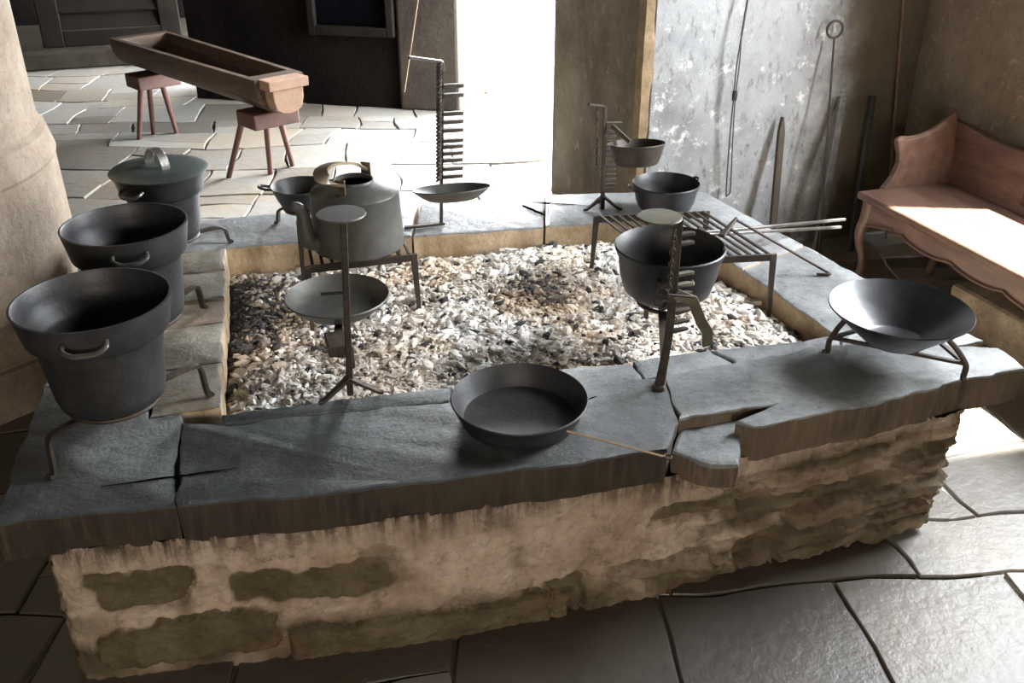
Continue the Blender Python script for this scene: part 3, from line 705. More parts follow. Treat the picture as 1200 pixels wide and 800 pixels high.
# ------------------------------------------------------------------ kettle on the left gridiron
def gridiron(name, A, B, C, D, zt, zf, nb, label):     # A far left, B far right, C near right, D near left
    ctr = (A+B+C+D)/4; root = thing(name, (ctr.x, ctr.y, zf), label, 'gridiron')
    for p, q in ((A, B), (D, C)):
        MB().strap([p, q], .008, .022, (0, 0, 1)).build('rail', 'wrought_iron', root, bevel=.0015)
    for k in range(nb):
        s = (k+.5)/nb; p = A.lerp(B, s); q = D.lerp(C, s); MB().strap([p+Vector((0, 0, .0105)), q+Vector((0, 0, .0105))], .009, .006, (0, 0, 1)).build('bar', 'wrought_iron', root, bevel=.001)
    for p in (A, B, C, D):
        o = Vector((p.x-ctr.x, p.y-ctr.y, 0)).normalized()*.012; MB().strap([p+Vector((0, 0, .01)), Vector((p.x, p.y, zf-.012))+o], .020, .009, (0, 1, 0), 0, [1, .55]).build('leg', 'wrought_iron', root, bevel=.0015)
    return root
zg = .575
Ag = at(351, 262, zg); Dg = at(361, 316, zg); Cg = at(485, 301, zg); Bg = Ag+(Cg-Dg)
gridiron('kettle_gridiron', Ag, Bg, Cg, Dg, zg, .385, 11, 'small four-legged iron gridiron standing in the ash under the kettle')
kc = Vector((.357, 2.60, zg+.0145)); kr = .134
K = thing('kettle', kc, 'large dull grey iron kettle with spout and strap handle', 'kettle')
kh = .165
MB().lathe([(0, kc.z), (kr*.97, kc.z), (kr, kc.z+.005), (kr*.985, kc.z+.06), (kr*.945, kc.z+kh-.004), (kr*.955, kc.z+kh), (kr*.935, kc.z+kh+.004), (.075, kc.z+kh+.026), (.058, kc.z+kh+.031), (.056, kc.z+kh+.037), (.052, kc.z+kh+.036), (.052, kc.z+kh+.024), (.09, kc.z+kh+.0), (kr*.9, kc.z+kh-.012), (kr*.94, kc.z+.01), (0, kc.z+.008)], (kc.x, kc.y, 0), 80).build('body', 'kettle_iron', K, angle=35)
cd = Vector((-kc.x, -kc.y, 0)).normalized(); lf = Vector((cd.y, -cd.x, 0));
if lf.x > 0: lf = -lf
sd = (lf*.92+cd*.40).normalized()
b0 = kc+Vector((0, 0, .035))
pts = [b0+sd*(kr*.93), b0+sd*(kr+.018)+Vector((0, 0, .012)), b0+sd*(kr+.026)+Vector((0, 0, .055)), b0+sd*(kr+.028)+Vector((0, 0, .095)), b0+sd*(kr+.040)+Vector((0, 0, .115)), b0+sd*(kr+.056)+Vector((0, 0, .122))]
pp = bez(pts, 6); n = len(pp); MB().tube(pp, [.027-.014*i/(n-1) for i in range(n)], 14).build('spout', 'kettle_iron', K)
top = kc+Vector((0, 0, kh+.02)); ld = (sd*.5+cd*.75).normalized(); rd = -ld
L1 = top+ld*.088; L2 = top+rd*.088
for L_, d_ in ((L1, ld), (L2, rd)):
    sdv = Vector((-d_.y, d_.x, 0)); m = MB(); m.strap([L_+Vector((0, 0, -.012)), L_+Vector((0, 0, .04))], .030, .006, d_); m.ring(L_+Vector((0, 0, .026))+d_*.002, .008, .005, d_, 16, 6); m.build('lug', 'brown_iron', K, bevel=.001)
tl = Vector((sd.x, sd.y, 0))*.075
pts = [L1+Vector((0, 0, .026))-ld*.006, L1+tl*.55+Vector((0, 0, .042))-ld*.005, top+ld*.045+tl*1.0+Vector((0, 0, .06)), top+tl*1.1+Vector((0, 0, .066)), top+rd*.045+tl*.9+Vector((0, 0, .06)), L2+tl*.45+Vector((0, 0, .042))-rd*.005, L2+Vector((0, 0, .026))-rd*.006]
MB().strap(bez(pts, 7), .042, .007, tl.normalized()*.3+Vector((0, 0, 1))).build('handle', 'brown_iron', K, bevel=.0015)
# small skillet on the back kerb
def pan(name, c, R, rb, zr, zb, label, cat, mat='cast_iron', tilt=None, group=None, th=.004, rimr=.003):
    root = thing(name, (c[0], c[1], zb), label, cat, group); H_ = zr-zb
    prof = [(0, 0), (rb-.006, 0), (rb, .003), (rb+(R-rb)*.45, H_*.42), (R-.002, H_-.002), (R+rimr*.4, H_), (R-.001, H_+rimr), (R-th, H_-.001), (rb+(R-rb)*.42-th, H_*.45), (rb-th, .009), (rb-.018, .006), (0, .005)]
    MB().lathe(prof, (c[0], c[1], zb), 80, 0, False, tilt).build('body', mat, root, angle=40); return root
cs = (.25, 3.16); S_ = pan('skillet', cs, .099, .066, .60, .525, 'small black two-handled pan on the back kerb behind the kettle', 'pan')
va = Vector((-.97, .2, 0)).normalized(); an = math.atan2(va.y, va.x)
for a in (an, an+PI): pot_handle(cs, .097, .594, a, .035, .038, .005, -.008).build('handle', 'cast_iron', S_)
t = thing('pan_trivet', (cs[0], cs[1], SL), 'thin three-legged trivet under the small pan behind the kettle', 'trivet')
trivet_legs(t, cs, .058, .525, [(.168, 3.215), (.32, 3.24), (.26, 3.075)])
# ------------------------------------------------------------------ trammel stands
def chain(mb, p, q, n, R=.009, r=.0026):
    p = Vector(p); q = Vector(q); ax = (q-p).normalized(); s = ax.orthogonal().normalized(); u = ax.cross(s)
    for i in range(n):
        c = p.lerp(q, (i+.5)/n); mb.ring(c, R, r, s if i % 2 else u, 14, 6, 0, (q-p).length/n/R*.72, .62, ax)
def stand_feet(root, b, dirs, L=.09):
    for d in dirs:
        d = Vector((d[0], d[1], 0)).normalized(); pts = [b+Vector((0, 0, .05)), b+d*.02+Vector((0, 0, .035)), b+d*(L*.6)+Vector((0, 0, .022)), b+d*L+Vector((0, 0, .006)), b+d*(L+.012)+Vector((0, 0, .004))]
        MB().strap(bez(pts, 5), .022, .008, (0, 0, 1), 0, [1-.5*i/20 for i in range(21)]).build('foot', 'wrought_iron', root, bevel=.0015)
# stand in front of the kettle (round plate on top, pan hung half way)
b = Vector((.222, 1.99, SL)); tp = atY(402, 252, 1.955)
S1 = thing('trammel_stand', b, 'iron post stand with round top plate in front of the kettle', 'trammel stand', 'iron trammel stands around the fire')
MB().strap([b+Vector((0, 0, .0)), b.lerp(tp, .5), tp], .015, .013, (0, 1, 0)).build('post', 'wrought_iron', S1, bevel=.002)
MB().lathe([(0, tp.z), (.052, tp.z), (.0545, tp.z+.002), (.053, tp.z+.005), (0, tp.z+.007)], (tp.x-.004, tp.y, 0), 40).build('top_plate', 'kettle_iron', S1)
stand_feet(S1, b, ((1, -.25), (-1, -.3), (.1, 1)), .07)
pz = .605; pc = Vector((.24, 2.235, 0)); pm = b.lerp(tp, (pz-SL)/(tp.z-SL))
m = MB(); m.strap([atY(405, 342, 1.985), atY(379, 344, 2.13)], .014, .008, (0, 0, 1)); m.build('hook_arm', 'wrought_iron', S1, bevel=.001)
m = MB(); m.box(pm+Vector((-.022, .048, -.030)), (.05, .08, .03)); m.box(pm+Vector((.004, .012, -.05)), (.016, .02, .06)); m.build('bracket', 'wrought_iron', S1, smooth=False, bevel=.003)
m = MB(); m.ring((pc.x, pc.y, pz-.046), .07, .005); m.strap([pm+Vector((-.02, .05, -.046)), Vector((pc.x-.01, pc.y-.065, pz-.046))], .02, .006, (0, 0, 1)); m.build('pan_ring', 'wrought_iron', S1)
pan('drip_pan', pc, .134, .098, pz, pz-.04, 'shallow grey iron pan hung on the post stand beneath the kettle', 'pan', 'kettle_iron')
# stand at the front with chain and toothed rack
b = at(772, 455, SL)
tp = atY(796, 252, 1.715)
path = [b, atY(778, 425, b.y-.005), atY(784, 390, b.y-.015), atY(788, 350, 1.765), atY(792, 300, 1.74), tp]
S2 = thing('trammel_stand', b, 'iron stand with chain and short rungs before the cauldron', 'trammel stand', 'iron trammel stands around the fire')
pp = bez(path, 7); MB().strap(pp, .017, .014, (0, 1, 0), 0, [1.35-.35*min(1, i/8) for i in range(len(pp))]).build('post', 'wrought_iron', S2, bevel=.002)
m = MB(); m.strap([b+Vector((-.008, -.01, .006)), b+Vector((.012, .02, .006))], .032, .012, (0, 0, 1)); m.build('foot', 'wrought_iron', S2, bevel=.002)
dp = at(773, 248, tp.z-.004)
MB().lathe([(0, tp.z-.004), (.046, tp.z-.004), (.049, tp.z-.002), (.047, tp.z+.001), (0, tp.z+.003)], (tp.x-.043, tp.y+.006, 0), 40).build('top_plate', 'olive_iron', S2)
def along(pp, zq):
    for i in range(len(pp)-1):
        if (pp[i].z-zq)*(pp[i+1].z-zq) <= 0: return pp[i].lerp(pp[i+1], (zq-pp[i].z)/(pp[i+1].z-pp[i].z+1e-9))
    return pp[-1]
for y in (272, 284, 324, 338, 350, 360, 371, 384, 394):
    q = along(pp, atY(792, y, 1.745).z); x2 = .052 if y > 300 else .045
    MB().strap([q, q+Vector((x2*.8, .004, 0)), q+Vector((x2, .005, -.002))], .014, .006, (0, 0, 1), 0, [1, 1, .4]).build('ratchet_tooth', 'olive_iron' if y in (324, 338) else 'wrought_iron', S2)
q0 = along(pp, atY(798, 343, 1.75).z)
ha = [q0+Vector((.0, -.012, 0)), atY(812, 352, 1.735), atY(822, 378, 1.735), atY(829, 388, 1.735), atY(829, 405, 1.735)]
MB().strap(ha, .026, .007, (0, 1, 0)).build('hook_arm', 'olive_iron', S2, bevel=.0015)
m = MB(); chain(m, along(pp, atY(790, 264, 1.74).z)+Vector((-.014, -.012, 0)), along(pp, atY(785, 350, 1.74).z)+Vector((-.018, -.014, 0)), 11); m.build('chain', 'wrought_iron', S2)
m = MB(); 
for (x, y) in ((776, 343), (772, 352), (778, 358)):
    m.ring(atY(x, y, 1.74), .013, .0025, (random.uniform(-.6, .6), -1, random.uniform(-.5, .5)), 18, 6)
m.tube([atY(781, 345, 1.74), atY(812, 348, 1.735)], .003); m.build('chain_ring', 'wrought_iron', S2)
# stand on the back kerb carrying the upper pan
b = at(706, 245, SL); tp = atY(709, 125, b.y)
S3 = thing('trammel_stand', b, 'iron toothed stand with thin chain at the back corner by the brown pier', 'trammel stand', 'iron trammel stands around the fire')
MB().strap([b, tp], .013, .011, (0, 1, 0)).build('post', 'wrought_iron', S3, bevel=.0015)
MB().strap(bez([tp+Vector((.002, 0, -.006)), tp+Vector((-.01, 0, .004)), atY(690, 122, b.y-.02)], 5), .012, .006, (0, 0, 1)).build('top_hook', 'wrought_iron', S3)
for k in range(13):
    q = atY(711, 154+k*5.6, b.y); MB().strap([q+Vector((-.006, 0, 0)), q+Vector((.03, 0, 0)), q+Vector((.036, 0, -.001))], .012, .0045, (0, 0, 1), 0, [1, 1, .4]).build('ratchet_tooth', 'wrought_iron', S3)
m = MB(); chain(m, atY(700, 126, b.y-.012), atY(699, 198, b.y-.012), 12, .006, .0016); m.build('chain', 'wrought_iron', S3)
m = MB(); hk = atY(711, 144, b.y); m.strap([hk, atY(729, 144, b.y-.02)], .016, .006, (0, 0, 1)); m.strap([atY(717, 147, b.y-.01), atY(738, 166, 2.93)], .018, .005, (0, 1, .6)); m.build('hook_arm', 'olive_iron', S3)
stand_feet(S3, b, ((-1, .05), (1, -.5), (.2, 1)), .06)
tl_ = Matrix.Rotation(math.radians(-8), 3, 'X')
pan('hanging_pan', (1.372, 2.87), .0985, .074, .725, .655, 'small deep pan hung on the toothed stand above the black cauldron', 'pan', 'wrought_iron', tl_)
# far stand with the twisted shaft
b = at(517, 263, SL); tp = atY(517, 72, b.y)
S4 = thing('trammel_stand', b, 'tall iron stand with twisted shaft and toothed rack before the bright opening', 'trammel stand', 'iron trammel stands around the fire')
m = MB(); m.strap([b, tp+Vector((.004, 0, 0))], .010, .012, (0, 1, 0)); m.build('post', 'wrought_iron', S4, bevel=.0015)
m = MB(); q0 = atY(514, 212, b.y-.012); q1 = atY(514.5, 74, b.y-.012)
for ph in (0, PI):
    pts = []
    for i in range(170):
        s = i/169; c = q0.lerp(q1, s); an = ph+s*2*PI*15; pts.append(c+Vector((math.cos(an)*.0062, math.sin(an)*.0062, 0)))
    m.tube(pts, .0042, 6)
m.build('twisted_shaft', 'wrought_iron', S4)
MB().strap(bez([tp+Vector((.005, 0, -.03)), tp+Vector((.002, 0, -.004)), tp+Vector((-.014, 0, .002)), atY(479, 67, b.y-.01)], 5), .02, .009, (.02, 0, 1)).build('top_hook', 'bright_iron', S4, bevel=.002)
for y in (101, 112, 133.5, 143, 153, 165, 172, 180, 188, 198, 207):
    q = atY(519, y, b.y); MB().strap([q, q+Vector((.058, -.004, 0)), q+Vector((.07, -.004, -.002))], .02, .0125, (0, 0, 1), 0, [1, 1, .35]).build('ratchet_tooth', 'wrought_iron', S4, bevel=.001)
MB().strap([b+Vector((-.13, -.0, .004)), b+Vector((.012, 0, .004))], .018, .008, (0, 0, 1)).build('foot', 'wrought_iron', S4, bevel=.001)
fz = .625; fc = (.718, 2.888); tl2 = Matrix.Rotation(math.radians(-12), 3, 'X')
m = MB(); m.strap([Vector((b.x, b.y, fz-.068)), Vector((fc[0], fc[1]+.03, fz-.045))], .018, .007, (0, 0, 1)); m.build('hook_arm', 'wrought_iron', S4)
pan('hanging_pan', fc, .129, .085, fz+.003, fz-.032, 'shallow pan hung on the tall twisted stand before the bright opening', 'pan', 'kettle_iron', tl2)
# ------------------------------------------------------------------ right gridiron, cauldron, pots
zg2 = .57
A = at(699, 257, zg2); B = at(828, 251, zg2); C = at(906, 301, zg2); D = A+(C-B)
gridiron('fire_gridiron', A, B, C, D, zg2, .385, 13, 'wide four-legged iron gridiron behind the cauldron')
def cauldron(name, c, R, zr, zb, label, cat='cauldron', legs=None, mat='cast_iron', bell=.78):
    root = thing(name, (c[0], c[1], zb if not legs else legs), label, cat); H_ = zr-zb
    out = [(0, 0), (R*.35, .002), (R*.62, .012), (R*.79, .032), (R*.885, H_*.5), (R*.92, H_*.74), (R*.93, H_*.8), (R*1.0, H_*.97), (R*1.005, H_)]
    inn_ = [(R*.985, H_+.003), (R*.965, H_), (R*.895, H_*.8), (R*.88, H_*.7), (R*.85, H_*.5), (R*.75, .040), (R*.56, .022), (0, .008)]
    MB().lathe([(r, z+zb) for r, z in out+inn_], (c[0], c[1], 0), 80).build('body', mat, root, angle=50)
    return root
cc = Vector((1.102, 2.068, 0)); czr, czb = .70, .545
CA = cauldron('cauldron', cc, .146, czr, czb, 'wide black cauldron held over the ash behind the chain stand', 'cauldron')
m = MB(); m.ring((cc.x, cc.y, czb-.006), .075, .006); m.strap([along(pp, czb-.006), Vector((cc.x-.04, cc.y-.064, czb-.006))], .022, .008, (0, 0, 1)); m.build('pot_ring', 'wrought_iron', S2)
dcam = math.atan2(-cc.y, -cc.x)
m = MB(); d = Vector((math.cos(dcam), math.sin(dcam), 0)); s = Vector((-d.y, d.x, 0))
for a0 in (dcam+.15, dcam+PI): pot_handle(cc, .142, czr-.04, a0, .08, .018, .006, .0).build('handle', 'olive_iron', CA)
cb = (1.50, 2.885); CB = cauldron('stew_pot', cb, .119, .57, SL+.002, 'round-bellied black pot with two ears on the back corner slab', 'pot')
for a in (math.radians(10), math.radians(175)): pot_handle(cb, .114, .553, a, .035, .022, .0045, -.014).build('handle', 'cast_iron', CB)
# tongs, resting on gridiron and reaching over the kerb
p0 = at(818, 273, zg2+.030); p1 = at(990, 257, .40); p1b = at(985, 266, .40)
T_ = thing('fire_tongs', p0, 'long iron tongs laid across gridiron and right kerb', 'tongs')
off = Vector((0, .0, .0))
MB().strap([p0, p1], .010, .010, (0, 0, 1)).build('arm', 'bright_iron', T_, bevel=.002)
MB().strap([p0+Vector((.012, -.02, 0)), p1b], .010, .010, (0, 0, 1)).build('arm', 'bright_iron', T_, bevel=.002)
MB().tube([p0+Vector((.005, .01, 0)), p0+Vector((.012, -.03, 0))], .013, 12).build('rivet', 'wrought_iron', T_)
# poker
k0 = at(972, 320, SL+.008); k1 = at(862, 257, zg2+.05); k2 = at(845, 277, zg2+.024); k3 = at(957, 321, SL+.006)
PK = thing('fire_poker', k0, 'thin bent poker rod leaning from gridiron onto the right kerb', 'poker')
MB().tube(bez([k3, k0+Vector((-.006, -.004, -.001)), k0, k0.lerp(k1, .1)], 5)+[k0.lerp(k1, .5), k1], .0045, 8).build('rod', 'wrought_iron', PK)
MB().strap([k1+(k1-k2)*.08, k2], .016, .010, (0, 0, 1), 0, [.5, 1.3]).build('blade', 'wrought_iron', PK, bevel=.002)
# wide bowl on its trivet
wc = (1.587, 1.731); W = thing('wide_bowl', (wc[0], wc[1], .507), 'wide shallow steel bowl with shiny inside on the right front slab', 'bowl')
wz = .602; wb = .507; WR = .174
MB().lathe([(0, wb), (.066, wb), (.074, wb+.003), (.13, wb+.052), (WR-.002, wz-.004), (WR+.002, wz), (WR, wz+.003), (WR-.005, wz-.001), (.128, wb+.057), (.074, wb+.010), (.066, wb+.006), (0, wb+.005)], (wc[0], wc[1], 0), 96).build('body', 'wok_steel', W, angle=30)
WT = thing('bowl_trivet', (wc[0], wc[1], SL), 'three-legged iron trivet under the wide shiny bowl', 'trivet')
f1 = at(969, 414, SL); f2 = at(1128, 446, SL); f3 = Vector((1.74, 1.86, SL))
tops = []
for f in (f1, f2, f3):
    c_ = Vector((wc[0], wc[1], SL)); d = (f-c_).normalized(); tpz = Vector((f.x, f.y, .502))-d*.006; tops.append(tpz)
    r_in = Vector((wc[0], wc[1], 0))+d*.128; arm = Vector((r_in.x, r_in.y, .548))
    MB().tube(bez([Vector((f.x, f.y, SL+.004))+d*.012, Vector((f.x, f.y, SL+.006)), Vector((f.x, f.y, .485)), tpz, tpz.lerp(arm, .5)+Vector((0, 0, .004)), arm], 4), .0075, 8).build('leg', 'wrought_iron', WT)
cxy = Vector((wc[0], wc[1], .500))
for i in range(3): MB().strap([tops[i]+Vector((0, 0, -.004)), tops[(i+1) % 3]+Vector((0, 0, -.004))], .012, .008, (0, 0, 1)).build('bar', 'wrought_iron', WT, bevel=.001)
# flat pan at the front with thin rod handle
fp = (.581, 1.757); FP = pan('frying_pan', fp, .158, .134, .51, SL+.0035, 'round black flat pan with thin rod handle on the front slab', 'pan', 'cast_iron')
h0 = at(664, 505, .50); h1 = at(745, 526, .468); h2 = at(779, 535, SL+.006)
MB().tube([h0, h1, h2], [.003, .0028, .0028], 8).build('handle', 'brown_iron', FP)
MB().ring(h2+Vector((.006, -.002, .0)), .008, .0028, (0, 0, 1), 16, 6).build('handle_eye', 'wrought_iron', FP)
# ------------------------------------------------------------------ trough on two stools
zr = .66
nl = at(294, 92, zr); nr = at(359, 87, zr); fl = at(130, 43, zr); frr = at(192, 37, zr)
ax = ((fl+frr)/2-(nl+nr)/2); Lt = ax.length; ax.normalize(); sx = Vector((ax.y, -ax.x, 0)); ctr = (nl+nr)/2; ctr.z = 0; wN = abs((nr-nl).dot(sx))/2; wF = abs((frr-fl).dot(sx))/2
wN = min(max(wN, .15), .24)*.88; wF = min(max(wF, .17), .26)
TR = thing('wooden_trough', (ctr+ax*Lt/2).xyz, 'long dark wooden dugout trough resting on two three-legged stools', 'trough'); TR.location.z = zr-.24
def sec(s, w, depth, wide, ins=0):
    pr = []
    for k in range(17):
        a = PI+PI*k/16; x = math.cos(a); z = math.sin(a); x = math.copysign(abs(x)**.75, x); z = -abs(z)**.8
        pr.append((x*w*wide-ins*0, z*depth))
    return [ctr+ax*s+sx*x+Vector((0, 0, zr+z)) for x, z in pr]
m = MB(); vs = []; fs = []; ns = 14; D0 = .165
for i in range(ns+1):
    s = Lt*i/ns; w = wN+(wF-wN)*i/ns; vs += sec(s, w, D0, 1.0)
for i in range(ns+1):
    s = .09+(Lt-.16)*i/ns; w = wN+(wF-wN)*i/ns; vs += [p for p in sec(s, w-.028, D0-.035, 1.0)]
n = 17; o2 = (ns+1)*n
for i in range(ns):
    for k in range(n-1):
        fs.append((i*n+k, i*n+k+1, (i+1)*n+k+1, (i+1)*n+k)); fs.append((o2+i*n+k+1, o2+i*n+k, o2+(i+1)*n+k, o2+(i+1)*n+k+1))
    fs.append((i*n, (i+1)*n, o2+(i+1)*n, o2+i*n)); fs.append((i*n+n-1, o2+i*n+n-1, o2+(i+1)*n+n-1, (i+1)*n+n-1))
for b0_, rev in ((0, 0), (ns*n, 1), (o2, 1), (o2+ns*n, 0)):
    f = tuple(b0_+k for k in range(n)); fs.append(f[::-1] if rev else f)
fs.append((0, o2, o2+n-1, n-1)); fs.append((ns*n, ns*n+n-1, o2+ns*n+n-1, o2+ns*n))
m.add(vs, fs); m.build('body', 'wood_old', TR, angle=45)
m = MB(); R4 = Matrix((sx, ax, Vector((0, 0, 1)))).transposed()
m.box(ctr+ax*(-.035)+Vector((0, 0, zr-.022)), (wN*2-.05, .10, .045), R4); 
pr = [(-.62, -.03), (.62, -.03), (.62, -.09), (.52, -.14), (.3, -.156), (0, -.162), (-.3, -.156), (-.52, -.14), (-.62, -.09)]
vs = [ctr+ax*y+sx*(x*wN)+Vector((0, 0, zr+z)) for y in (-.07, .04) for x, z in pr]; nn = len(pr)
m.add(vs, [tuple(range(nn)), tuple(range(nn, 2*nn))[::-1]]+[(k, k+nn, (k+1) % nn+nn, (k+1) % nn) for k in range(nn)]); m.build('end_block', 'wood_end', TR, smooth=False, bevel=.004)['label'] = 'pale cut end with crack'
def stool(c, zt, feet, label):
    root = thing('trough_stool', (c.x, c.y, 0), label, 'stool', 'stools under the trough'); m = MB(); th_ = .075
    m.box((c.x, c.y, zt-th_/2), (.25, .17, th_), R4); m.build('seat', 'wood_red', root, smooth=False, bevel=.008)
    for f in feet:
        tpp = Vector((c.x+(f.x-c.x)*.45, c.y+(f.y-c.y)*.45, zt-th_+.01)); MB().tube([tpp, Vector((f.x, f.y, 0))], [.017, .014], 10).build('leg', 'wood_red', root)
zs = zr-D0-.002
c = ctr+ax*.11-sx*.02; stool(c, zs, [at(268, 208, 0), at(317, 203, 0), at(343, 194, 0)], 'red-brown three-legged stool under the near pale end of the trough')
fe = [at(163, 163, 0), at(180, 157, 0), at(207, 156, 0)]
c = ctr+ax*(Lt*.84)-sx*.06; c = Vector((c.x, c.y, 0)); stool(c, zs, fe, 'red-brown three-legged stool under the far end of the trough')
# ------------------------------------------------------------------ louvred door leaf and step in the far left
q = at(130, 80, 0); yl = q.y+.25
def PY(x, y): return atY(x, y, yl)
bl = PY(52, 56); br = PY(216, 56); z0 = bl.z; wd = br.x-bl.x; hh = 1.5
LV = thing('shuttered_door', ((bl.x+br.x)/2, yl, z0), 'old shuttered door leaf with horizontal boards in the dark far corner', 'door')
m = MB(); fw = .16
m.box((bl.x+fw/2, yl, z0+hh/2), (fw, .06, hh)); m.box((br.x-fw/2, yl, z0+hh/2), (fw, .06, hh)); m.box(((bl.x+br.x)/2, yl, z0+.06), (wd-2*fw, .05, .12)); m.box(((bl.x+br.x)/2, yl, z0+hh-.05), (wd-2*fw, .05, .1))
m.build('frame', 'wood_soot', LV, smooth=False, bevel=.008)
for k in range(10):
    zc = z0+.19+k*.13; MB().box(((bl.x+br.x)/2, yl+.01, zc), (wd-2*fw, .018, .125), Matrix.Rotation(math.radians(-20), 3, 'X')).build('louver', 'wood_soot', LV, smooth=False, bevel=.003)
m = MB(); m.box(((bl.x+br.x)/2-.6, (yl-.2+9.84)/2, z0/2), (wd+1.45, 9.84-yl+.2, z0-.002)); tag(m.build('stone_step', 'wood_step', smooth=False, bevel=.02), 'low stone step below the shuttered door', 'step')
# ------------------------------------------------------------------ bench on the right
bx0, bx1, by1, by0, sz = 2.435, 2.87, 3.0, 1.05, .40
BN = thing('wooden_bench', ((bx0+bx1)/2, 2.0, 0), 'red-brown wooden bench with scalloped apron and scrolled arm', 'bench')
m = MB(); m.box(((bx0+bx1)/2, (by0+by1)/2, sz-.016), (bx1-bx0+.02, by1-by0+.03, .032)); m.build('seat', 'wood_bench', BN, bevel=.008)
def apron():
    m = MB(); n = 160; vs = []; fs = []
    for i in range(n+1):
        y = by1-.005-(by1-by0-.01)*i/n; u = (by1-y); ph = (u % .26)/.26
        bot = .305-.022*abs(math.sin(PI*ph))**.6
        if u < .2: bot = .255+.05*min(1, u/.2)
        vs += [(bx0+.012, y, sz-.03), (bx0+.012, y, bot), (bx0+.034, y, bot), (bx0+.034, y, sz-.03)]
    for i in range(n):
        for k in range(4): l = (k+1) % 4; fs.append((i*4+k, i*4+l, i*4+4+l, i*4+4+k))
    fs += [(0, 1, 2, 3), (n*4+3, n*4+2, n*4+1, n*4)]; m.add(vs, fs); m.build('apron', 'wood_bench', BN, angle=60)
    m = MB(); pts = [Vector((bx0+.008, vs[i*4][1], vs[i*4+1][2]+.006)) for i in range(n+1)]; m.tube(pts, .005, 6); m.build('apron_moulding', 'wood_bench', BN)
apron()
for (x, y) in ((bx0+.03, by1-.03), (bx0+.03, by0+.05), (bx1-.04, by1-.04), (bx1-.04, by0+.05), (bx0+.03, 1.9)):
    s_ = 1 if x < 2.6 else 0
    pts = bez([Vector((x, y, sz-.03)), Vector((x-.004*s_, y+.004, .30)), Vector((x-.018*s_, y+.012, .22)), Vector((x+.006*s_, y, .12)), Vector((x+.004*s_, y, .05)), Vector((x-.016*s_, y+.008, .002))], 6)
    MB().tube(pts, [.034-.017*min(1, i/16) for i in range(len(pts))], 10).build('leg', 'wood_bench', BN)
# backrest with wavy top
m = MB(); n = 80; vs = []; fs = []
for i in range(n+1):
    y = by1+.085-(by1-by0+.1)*i/n; u = by1+.085-y
    zt_ = .612+.022*math.cos(max(0, u-.02)*PI/.4)*math.exp(-u*1.2)+.03*min(1, max(0, u-.2)/.6)
    xo = .03*(0)
    vs += [(bx1-.03, y, sz-.02), (bx1+.01, y, zt_), (bx1+.04, y, zt_), (bx1+.005, y, sz-.02)]
for i in range(n):
    for k in range(4): l = (k+1) % 4; fs.append((i*4+k, i*4+l, i*4+4+l, i*4+4+k))
fs += [(0, 1, 2, 3), (n*4+3, n*4+2, n*4+1, n*4)]; m.add(vs, fs); BK = m.build('backrest', 'wood_bench', BN, angle=60)
m = MB(); m.box((bx1-.020, 2.3, .475), (.012, .62, .085), Matrix.Rotation(math.radians(9), 3, 'Y')); m.build('back_panel', 'wood_old', BN, bevel=.003)
# side arm, a solid board curving outward
m = MB(); yA = by1-.005
pr = [(.03, .0), (.075, .05), (.10, .10), (.098, .14), (.085, .175), (.083, .195), (.10, .204), (.15, .2), (.22, .205), (.29, .222), (.35, .248), (.405, .275), (.425, .27), (.425, 0)]
pr2 = []
for i in range(len(pr)-1):
    pr2.append(pr[i])
def armp(x, z, t): return Vector((bx0+(.07+x*.84), yA+.04*(z/.27)**2+t, sz-.004+z))
nn = len(pr); vs = [armp(x, z, 0) for x, z in pr]+[armp(x, z, .028) for x, z in pr]
fs = [tuple(range(nn)), tuple(range(nn, 2*nn))[::-1]]+[(k, k+nn, (k+1) % nn+nn, (k+1) % nn) for k in range(nn)]
m.add(vs, fs); AR = m.build('armrest', 'wood_bench', BN, smooth=False, bevel=.006)
m = MB(); m.tube([armp(x, z, .012)+Vector((0, -.006, 0)) for x, z in pr[5:12]], .008, 8); m.build('arm_moulding', 'wood_bench', BN)
# stone ledge below the bench
m = MB(); m.box((2.755, 1.95, .085), (.36, 1.25, .17), None, 0, .008); tag(m.build('stone_ledge', 'stone_brown', smooth=False, bevel=.02), 'rough stone ledge under the bench', 'ledge')
# ------------------------------------------------------------------ things leaning and hanging on the grey wall
def lean(name, top, bot, label, cat, fn):
    root = thing(name, (bot.x, bot.y, 0), label, cat); fn(root, top, bot); return root
def bar(w, t_, mat, part='bar', tip=1): return lambda r, a, b: MB().strap([b, b.lerp(a, .5), b.lerp(a, .9), a], w, t_, (0, 1, 0), 0, [1, 1, 1, tip]).build(part, mat, r, bevel=.002)
yw = YB-.03
def foot(x, y, Y): q = atY(x, y, Y); return q
def leaner(px, py, bx, by, Yb):       # top touches the wall, foot stands on the floor away from it
    a = atY(px, py, yw); b = atY(bx, by, Yb); d = b-a; return a, a+d*((a.z-.002)/(a.z-b.z))
a, b = leaner(917, 137, 907, 250, 3.34); o = lean('pointed_lath', a, b, 'narrow pointed board leaning on the wall behind the right kerb', 'board', bar(.03, .018, 'wood_dark', 'board', .25))
a, b = leaner(987, 113, 963, 255, 3.30); o = lean('iron_bar', a, b, 'thick shiny iron bar leaning on the grey wall', 'bar', bar(.034, .02, 'bright_iron'))
a, b = leaner(1023, 112, 1000, 270, 3.30); o = lean('dark_bar', a, b, 'black notched bar leaning in the dark corner', 'bar', bar(.026, .02, 'cast_iron'))
def ringrod(r, a, b):
    MB().tube([b, a], .0045, 8).build('rod', 'wrought_iron', r); u = (a-b).normalized()
    MB().ring(a+u*.034, .034, .0055, (0.15, 1, 0), 28, 8).build('ring', 'wrought_iron', r)
